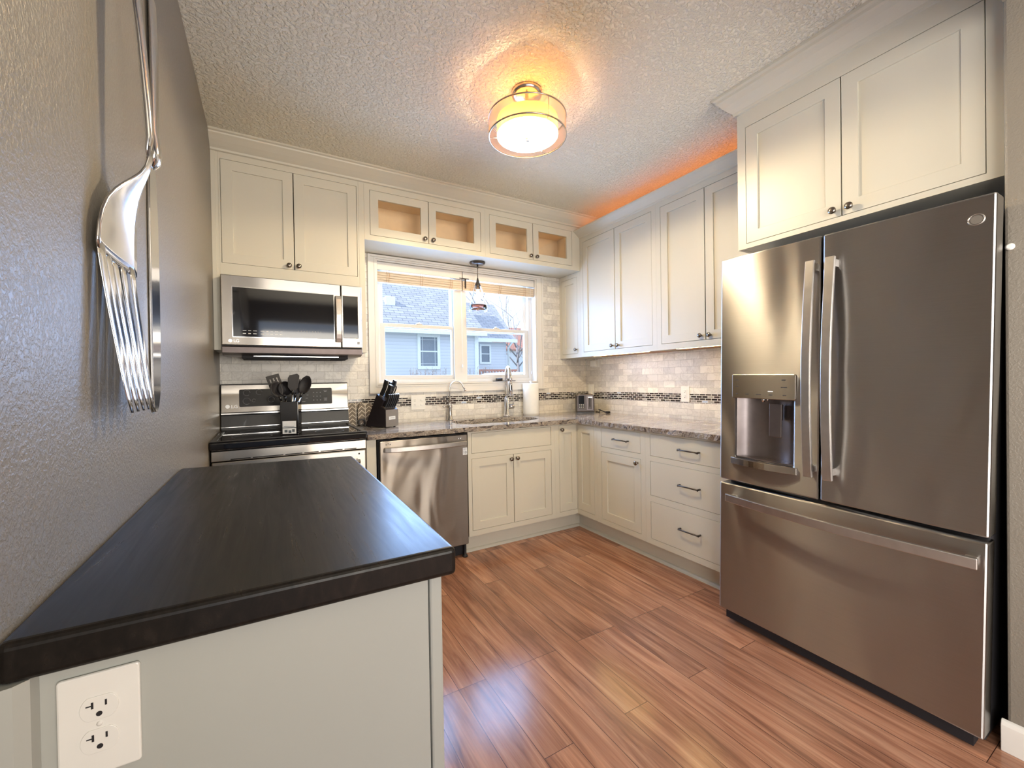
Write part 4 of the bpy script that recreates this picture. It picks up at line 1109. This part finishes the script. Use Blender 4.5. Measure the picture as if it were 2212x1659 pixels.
cpts = [(.585, .43, ZC+.004), (.582, .41, ZC+.004), (.572, .38, ZC+.004), (.56, .35, ZC+.005), (.535, .32, ZC+.022), (.53, .29, ZC+.024), (.545, .25, ZC+.006), (.565, .27, ZC+.010), (.555, .31, ZC+.020), (.535, .335, ZC+.03), (.525, .31, ZC+.032), (.54, .265, ZC+.012), (.56, .235, ZC+.006)]
def smooth(pts, n=5):
    pts = [Vector(p) for p in pts]; out = []
    for i in range(len(pts)-1):
        p0 = pts[max(i-1, 0)]; p1 = pts[i]; p2 = pts[i+1]; p3 = pts[min(i+2, len(pts)-1)]
        for k in range(n):
            t = k/n
            out.append(.5*((2*p1) + (-p0+p2)*t + (2*p0-5*p1+4*p2-p3)*t*t + (-p0+3*p1-3*p2+p3)*t**3))
    return out + [pts[-1]]
root = thing('power_cord', (.54, .35, ZC), 'black power cord bundled on the counter beside the toaster', 'cord')
MB().tube(smooth(cpts), .0036, 8).build('cable', 'black_rubber', root)
MB().box(.538, .215, ZC+.0008, .566, .245, ZC+.020).box(.543, .205, ZC+.006, .546, .2155, ZC+.013).box(.557, .205, ZC+.006, .560, .2155, ZC+.013).build('plug', 'black_rubber', root, bevel=.003)

# ------------------------------------------------------------------ knife block and its knives
KB = (-1.405, .335, ZC)
ang = math.radians(33)
root = thing('knife_block', KB, 'dark slanted wooden knife block with a grey front', 'knife block', rot=(0, 0, ang))
prof = [(0, .006), (0, .125), (.042, .150), (.014, .192), (.081, .240), (.198, .006)]
BW = .062
bk = MB().prism(prof, lambda a, d, z: Vector((d, a, z)), -BW, BW).build('block', 'block_wood', root, bevel=.002)
MB().box(-BW, -.003, .006, BW, -.0002, .125).build('front_plate', 'block_front', root)
MB().box(-.033, -.0045, .055, .030, -.0031, .078).build('name_plate', 'label_white', root)
MB().box(-.026, -.0049, .065, .022, -.0046, .068).build('name_plate_line', 'mark_grey', root)
for x in (-.045, .045):
    for y in (.02, .17): MB().lathe([(.008, 0), (.008, .0062)], (x, y, 0), seg=12).build('foot', 'black_rubber', root)
KM = Matrix.Translation(Vector(KB)) @ Matrix.Rotation(ang, 4, 'Z')
kd = Vector((0, -.447, .894))
def kpt(p): return KM @ Vector(p)
def steak(i, lab):
    x = -.048 + .0192*i
    base = Vector((x, .020, .1385)) + kd*.001
    root = thing('steak_knife', kpt(base), 'black-handled steak knife, ' + lab, 'knife', 'steak knives in the front row of the block')
    side = (KM.to_3x3() @ Vector((0, .894, .447)))
    a = [kpt(base + kd*q) for q in (0, .02, .05, .085, .102)]
    a = [p + side*o for p, o in zip(a, (0, .002, -.001, .001, .006))]
    MB().sweep(a, [.014, .016, .017, .016, .013], .0125, side).build('handle', 'black_plastic', root, bevel=.003)
    MB().sweep([a[4] - (a[4]-a[3])*.02, a[4] + (a[4]-a[3])*.22], [.0128, .011], .012, side).build('butt_cap', 'chrome', root, bevel=.002)
    MB().sweep([kpt(base - kd*.0008), kpt(base + kd*.007)], .0165, .0135, side).build('bolster', 'chrome', root)
for i, lab in enumerate(('leftmost of the six in the front row of the block', 'second from left in the front row of the block', 'third from left in the front row of the block', 'fourth from left in the front row of the block', 'fifth from left in the front row of the block', 'rightmost of the six in the front row of the block')): steak(i, lab)
def bigknife(x, y0, ln, wd, lab):
    t = (y0-.014)/.067; base = Vector((x, y0, .192+.048*t)) + kd*.001
    root = thing('kitchen_knife', kpt(base), lab, 'knife', 'large knives in the top row of the block')
    side = (KM.to_3x3() @ Vector((0, .894, .447)))
    a = [kpt(base + kd*q*ln) for q in (0, .15, .5, .85, 1)]
    a = [p + side*o for p, o in zip(a, (0, .001, -.002, .001, .005))]
    MB().sweep(a, [wd*.8, wd, wd*.92, wd*1.05, wd*.9], .018, side).build('handle', 'black_plastic', root, bevel=.004)
    MB().sweep([a[4] - (a[4]-a[3])*.03, a[4] + (a[4]-a[3])*.10], [wd*.88, wd*.7], .017, side).build('butt_cap', 'chrome', root, bevel=.003)
    MB().sweep([kpt(base - kd*.0008), kpt(base + kd*.010)], wd*.85, .019, side).build('bolster', 'chrome', root)
bigknife(-.044, .055, .125, .030, 'large black-handled kitchen knife, tallest, at the left of the top row')
bigknife(-.020, .030, .105, .026, 'black-handled kitchen knife standing front left in the top row')
bigknife(.046, .058, .120, .028, 'black-handled kitchen knife standing at the right of the top row')
bigknife(.020, .066, .100, .024, 'black-handled kitchen knife at the back middle of the top row')
root = thing('kitchen_scissors', kpt((.018, .034, .21)), 'black looped kitchen scissors stuck in the knife block', 'scissors')
for sx in (-1, 1):
    c = Vector((.018 + sx*.0165, .034, .2075)) + kd*.062
    e1 = Vector((1, 0, 0)); lp = [kpt(c + e1*.0135*math.cos(2*PI*k/20)*1.0 + kd*.034*math.sin(2*PI*k/20)) for k in range(21)]
    MB().tube(lp, .0048, 8).build('finger_loop', 'black_plastic', root)
MB().sweep([kpt(Vector((.018, .034, .2075)) + kd*.0012), kpt(Vector((.018, .034, .2075)) + kd*.030)], .014, .012, KM.to_3x3() @ Vector((1, 0, 0))).build('pivot', 'nickel', root)

# ------------------------------------------------------------------ pot holders leaning on the tile
root = thing('oven_mitt', (-1.545, .555, ZC), 'upright grey-brown oven mitt with cream leaf pattern beside the block', 'oven mitt', rot=(-.10, 0, .06))
pts = []
for k in range(33):
    t = 2*PI*k/33; c, s = math.cos(t), math.sin(t); q = .55
    pts.append((.052*math.copysign(abs(c)**q, c), .085+.083*math.copysign(abs(s)**q, s)))
MB().prism(pts, lambda a, d, z: Vector((a, d, z)), -.010, .008, smooth=True).build('pad', 'chevron_fabric', root, bevel=.004)
root = thing('pot_holder', (-1.606, .588, ZC), 'brown pot holder with cream chevrons against the backsplash by the range', 'pot holder', rot=(-.06, 0, 0))
MB().plate(lambda a, d, z: Vector((a, d, z)), -.062, .062, -.006, .006, .001, .172, .012).build('pad', 'chevron_fabric', root, bevel=.003)
root['label'] = 'brown pot holder with cream chevrons leaning on tile by the range'
root = thing('trivet_ring', (-1.565, .52, ZC), 'small dark round trivet at the foot of the oven mitt', 'trivet')
lp = [(-1.578+.022*math.cos(2*PI*k/20), .524, ZC+.030+.022*math.sin(2*PI*k/20)) for k in range(21)]
MB().tube(lp, .006, 8).build('ring', 'case_grey', root)

# ------------------------------------------------------------------ utensil crock and utensils
CK = (-2.052, .118, .9268)
ca = math.radians(-14)
root = thing('utensil_crock', CK, 'black glossy square utensil crock on the cooktop', 'utensil holder', rot=(0, 0, ca))
m = MB().frame(lambda a, d, z: Vector((a, z, d)), -.048, .048, -.048, .048, 0.0, .194, [(-.0425, .0425, -.0425, .0425)])
m.box(-.043, -.043, .0, .043, .043, .006)
ckb = m.build('body', 'black_glass', root, bevel=.003)
lbp = MB().box(-.036, -.0488, .006, .036, -.0482, .080).build('label_sticker', 'label_white', root)
MB().box(-.036, -.0492, .039, .036, -.0489, .044).box(-.030, -.0492, .048, .026, -.0489, .051).box(-.026, -.0492, .014, -.010, -.0489, .030).box(-.005, -.0492, .010, .010, -.0489, .026).box(.014, -.0492, .016, .028, -.0489, .032).build('print', 'label_ink', lbp)
CM = Matrix.Translation(Vector(CK)) @ Matrix.Rotation(ca, 4, 'Z')
def utensil(name, b0, top, kind, label, spin=0.0, ln=.10):
    p0 = CM @ Vector((b0[0], b0[1], .009)); p1 = CM @ Vector(top)
    d = (p1-p0).normalized()
    root = thing(name, p0, label, 'utensil', 'kitchen utensils in the black crock')
    side = Vector((1, 0, 0)); side = (side - d*side.dot(d)).normalized(); side = Matrix.Rotation(spin, 3, d) @ side
    nrm = d.cross(side)
    MB().tube([p0, p0+(p1-p0)*.5, p1], [.0050, .0056, .0052], 10).build('handle', 'chrome', root)
    MB().tube([p1-d*.004, p1+d*.022], [.0072, .0085], 10).build('collar', 'black_plastic', root)
    q = p1+d*.018
    Pm = lambda a, dd, z: q + side*a + nrm*dd + d*z
    m = MB()
    if kind == 'turner':
        m.frame(Pm, -.036, .036, .0, ln, -.002, .002, [(-.022, -.015, .028, .085), (-.004, .004, .028, .085), (.015, .022, .028, .085)])
        m.prism([(-.010, -.010), (.010, -.010), (.036, .0), (-.036, .0)], Pm, -.002, .002)
    elif kind == 'spatula':
        m.prism([(-.010, -.004), (.010, -.004), (.028, .018), (.030, ln-.01), (.018, ln), (-.022, ln-.012), (-.030, ln-.03), (-.028, .018)], Pm, -.004, .004)
    elif kind == 'spoon':
        rings = []
        for i in range(9):
            t = i/8; hw = .034*math.sin(PI*min(.97, .06+.9*t))**.6; zz = t*ln
            rings.append([m.bm.verts.new(Pm(hw*(-1+2*k/8), .016*(1-(-1+2*k/8)**2)*math.sin(PI*t), zz)) for k in range(9)])
        for a, c in zip(rings, rings[1:]):
            for k in range(8): m.bm.faces.new((a[k], a[k+1], c[k+1], c[k])).smooth = True
    elif kind == 'ladle':
        m.lathe([(.008, .048), (.030, .040), (.042, .018), (.044, 0), (.041, 0), (.038, .016), (.026, .035), (.008, .042)], Pm(0, -.02, .045), axis=nrm, seg=22, cap=False)
        m.tube([Pm(0, 0, -.01), Pm(0, .0, .012)], .006, 8)
    elif kind == 'fork':
        m.prism([(-.010, -.004), (.010, -.004), (.030, .02), (.030, .045), (-.030, .045), (-.030, .02)], Pm, -.003, .003)
        for a in (-.026, -.009, .009, .026): m.tube([Pm(a, 0, .04), Pm(a, .004, ln)], [.0042, .0032], 6)
    o = m.build('head', 'black_rubber', root, bevel=.0008 if kind != 'spoon' else 0)
    if kind == 'spoon':
        sm = o.modifiers.new('thick', 'SOLIDIFY'); sm.thickness = .003
utensil('slotted_turner', (.012, .0), (-.058, -.005, .232), 'turner', 'black slotted turner leaning farthest left in the crock', .25, .105)
utensil('serving_spoon', (.010, -.012), (-.046, -.028, .205), 'spoon', 'black serving spoon leaning left under the turner', .4, .095)
utensil('soup_ladle', (.0, .012), (-.030, .006, .205), 'ladle', 'black ladle head low at the left of the crock', .6)
utensil('rubber_spatula', (-.004, -.004), (.012, -.005, .240), 'spatula', 'grey-black rubber spatula standing upright in the middle of the crock', .1, .100)
utensil('pasta_fork', (-.02, .012), (.020, .022, .222), 'fork', 'black pasta fork behind the upright spatula', .2, .09)
utensil('slotted_spoon', (-.020, -.012), (.056, -.012, .222), 'spoon', 'black slotted spoon leaning farthest right in the crock', -.5, .108)

# ------------------------------------------------------------------ outside: the neighbour's house, yard, tree, car, fence
struct(MB().box(-40, .82, -.95, 60, 60, -.9).build('ground', 'lawn'), 'dull winter lawn outside the sink window', 'ground')
HY = 12.0
root = thing('neighbor_house', (2.0, HY, -.9), 'pale blue sided house next door with a light shingled roof', 'house')
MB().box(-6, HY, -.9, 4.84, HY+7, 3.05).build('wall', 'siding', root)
MB().box(4.70, HY-.03, -.9, 4.86, HY+.15, 3.0).build('corner_board', 'house_trim', root)
rs = Vector((0, 3.8, 2.95)); 
def roof_plane(pts, th):
    m = MB(); P3 = [Vector(p) for p in pts]; n = (P3[1]-P3[0]).cross(P3[2]-P3[0]).normalized()
    if n.z < 0: n = -n
    v0 = [m.bm.verts.new(p) for p in P3]; v1 = [m.bm.verts.new(p - n*th) for p in P3]
    m.bm.faces.new(v0); m.bm.faces.new(v1[::-1])
    for i in range(len(P3)): m.bm.faces.new((v0[i], v1[i], v1[(i+1) % len(P3)], v0[(i+1) % len(P3)]))
    return m
roof_plane([(-7, HY-.35, 3.04), (5.05, HY-.35, 3.04), (5.05, HY+4.0, 6.30), (-7, HY+4.0, 6.30)], .10).build('roof', 'shingle', root)
MB().box(-7, HY-.42, 2.92, 5.05, HY-.352, 3.06).build('gutter', 'house_trim', root)
rv = MB().box(1.62, HY+1.05, 4.08, 1.98, HY+1.45, 4.42).build('roof_vent', 'house_trim', root, bevel=.02)
wf = MB().frame(PB(HY), 2.45, 3.30, 1.68, 2.95, 0, .05, [(2.56, 3.19, 1.80, 2.84)]).lbox(PB(HY), 2.56, 3.19, .0, .04, 2.30, 2.345).build('window_frame', 'house_trim', root)
MB().lbox(PB(HY), 2.555, 3.195, .005, .015, 1.795, 2.845).build('glass_pane', 'house_glass', wf)
m = MB()
for a in (2.64, 3.10): m.lbox(PB(HY), a, a+.012, .015, .022, 1.80, 2.84)
for z in (1.87, 2.74): m.lbox(PB(HY), 2.56, 3.19, .015, .022, z, z+.012)
m.build('muntin', 'house_trim', wf)
WY = 14.0
root = thing('house_wing', (6.4, WY, -.9), 'lower rear wing of the house next door with shaded roof', 'house')
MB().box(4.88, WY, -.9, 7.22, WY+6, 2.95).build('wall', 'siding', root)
roof_plane([(4.88, WY-.3, 3.06), (7.58, WY-.3, 3.06), (8.18, WY+3, 5.24), (4.88, WY+3, 5.24)], .10).build('roof', 'shingle', root)
MB().box(4.88, WY-.38, 2.93, 7.60, WY-.302, 3.08).build('gutter', 'house_trim', root)
MB().tube([(7.34, WY-.34, 2.94), (7.30, WY-.06, 2.72), (7.30, WY-.06, -.8)], .05, 8).build('downspout', 'house_trim', root)
wf = MB().frame(PB(WY), 5.87, 6.42, 1.98, 2.84, 0, .05, [(5.95, 6.34, 2.06, 2.76)]).lbox(PB(WY), 5.95, 6.34, 0, .04, 2.40, 2.43).build('window_frame', 'house_trim', root)
MB().lbox(PB(WY), 5.945, 6.345, .005, .015, 2.055, 2.765).build('glass_pane', 'house_glass', wf)
# brick-coloured house far behind
root = thing('distant_house', (18, 30, -.9), 'distant house with a red-brown roof at the right edge of the view', 'house')
MB().box(15.5, 30, -.9, 24, 36, 4.1).build('wall', 'siding', root)
roof_plane([(15.2, 29.7, 4.0), (24.5, 29.7, 4.0), (24.5, 33, 6.4), (15.8, 33, 6.4)], .15).build('roof', 'roof_tile_red', root)
# fence
root = thing('deck_railing', (6.3, 12.9, -.9), 'red-brown wooden deck railing beside the neighbouring house', 'fence')
m = MB().box(5.15, 12.85, 1.62, 7.1, 12.95, 1.70)
m.build('top_rail', 'fence_wood', root)
for k in range(14): MB().box(5.18+k*.14, 12.88, -.9, 5.23+k*.14, 12.92, 1.62).build('baluster', 'fence_wood', root)
# car
CX, CZ_ = .35, -.13
root = thing('parked_car', (4.1, 8.6, -.9), 'white car parked outside, seen over the window sill', 'car')
cy0, cy1 = 7.9, 9.4
Pc = lambda a, d, z: Vector((a+CX, d, z+CZ_))
pf = [(2.9, -.45), (2.85, .55), (3.0, .95), (3.30, 1.00), (6.2, 1.0), (6.4, .6), (6.4, -.45)]
MB().prism(pf, Pc, cy0, cy1).build('body', 'car_paint', root, bevel=.06)
pr = [(2.98, .98), (3.22, 1.52), (3.42, 1.60), (4.9, 1.60), (5.7, .98)]
cb = MB().prism(pr, Pc, cy0+.08, cy1-.08).build('cabin', 'car_paint', root, bevel=.05)
MB().prism([(3.14, 1.04), (3.30, 1.46), (4.0, 1.50), (4.0, 1.04)], Pc, cy0+.06, cy0+.079).prism([(4.06, 1.04), (4.06, 1.50), (4.85, 1.50), (5.4, 1.04)], Pc, cy0+.06, cy0+.079).build('side_window', 'car_glass', cb)
for x in (3.45, 5.7): MB().lathe([(.30, 0), (.33, .03), (.33, .17), (.30, .2)], (x+CX, cy0-.02+.2, -.57), axis='y', seg=24).build('wheel', 'black_rubber', root)
# bare tree on the right
def branch(m, p, d, ln, r, depth, rng):
    n = 4; pts = [p.copy()]; rad = [r]
    for k in range(n):
        d = (d + Vector((rng.uniform(-.18, .18), rng.uniform(-.18, .18), rng.uniform(-.10, .16)))).normalized()
        p = p + d*ln/n; pts.append(p.copy()); rad.append(r*(1-.45*(k+1)/n))
    m.tube(pts, rad, 5)
    if depth:
        for k in range(3):
            q = pts[1 + (k*3+rng.randint(0, 1)) % n]
            dd = (d + Vector((rng.uniform(-.9, .9), rng.uniform(-.9, .9), rng.uniform(-.35, .6)))).normalized()
            branch(m, q.copy(), dd, ln*rng.uniform(.55, .8), r*.5, depth-1, rng)
for (x, y, sd, lab) in ((10.5, 18.5, 4, 'bare winter tree rising right of the dark roof'), (17.5, 27.0, 9, 'taller bare tree farther back, behind the first bare tree')):
    rng = random.Random(sd)
    root = thing('bare_tree', (x, y, -.9), lab, 'tree', 'bare trees outside')
    m = MB(); m.tube([(x, y, -.9), (x+.1, y, 1.2), (x, y+.05, 3.2)], [.10, .085, .07], 8)
    m.build('trunk', 'bark', root)
    m = MB()
    for k in range(8):
        branch(m, Vector((x, y+.05, 1.9+.17*k)), Vector((math.cos(k*2.3)*.8, math.sin(k*2.3)*.8, .85)).normalized(), 3.6, .042, 3, rng)
    m.build('branches', 'bark', root)
def shrub(x0, x1, y, zt, sd, lab):
    rng = random.Random(sd)
    root = thing('bare_shrub', ((x0+x1)/2, y, -.9), lab, 'shrub', 'twiggy shrubs along the house')
    m = MB()
    for k in range(70):
        x = rng.uniform(x0, x1); h = zt + rng.uniform(-.28, .10)
        p = Vector((x, y+rng.uniform(-.25, .25), -.9)); q = Vector((x+rng.uniform(-.2, .2), p.y, h))
        m.tube([p, (p+q)/2+Vector((rng.uniform(-.06, .06), 0, 0)), q], [.009, .007, .004], 4)
        for j in range(3):
            t = rng.uniform(.75, 1); b0 = p+(q-p)*t
            m.tube([b0, b0+Vector((rng.uniform(-.10, .10), 0, rng.uniform(.03, .12)))], [.006, .003], 4)
    m.build('twigs', 'stem_wood', root)
shrub(2.0, 3.2, 11.3, 1.62, 5, 'bare twiggy shrub under the house window')
shrub(4.3, 5.2, 11.3, 1.62, 6, 'bare twiggy shrub by the house corner, beside the car')
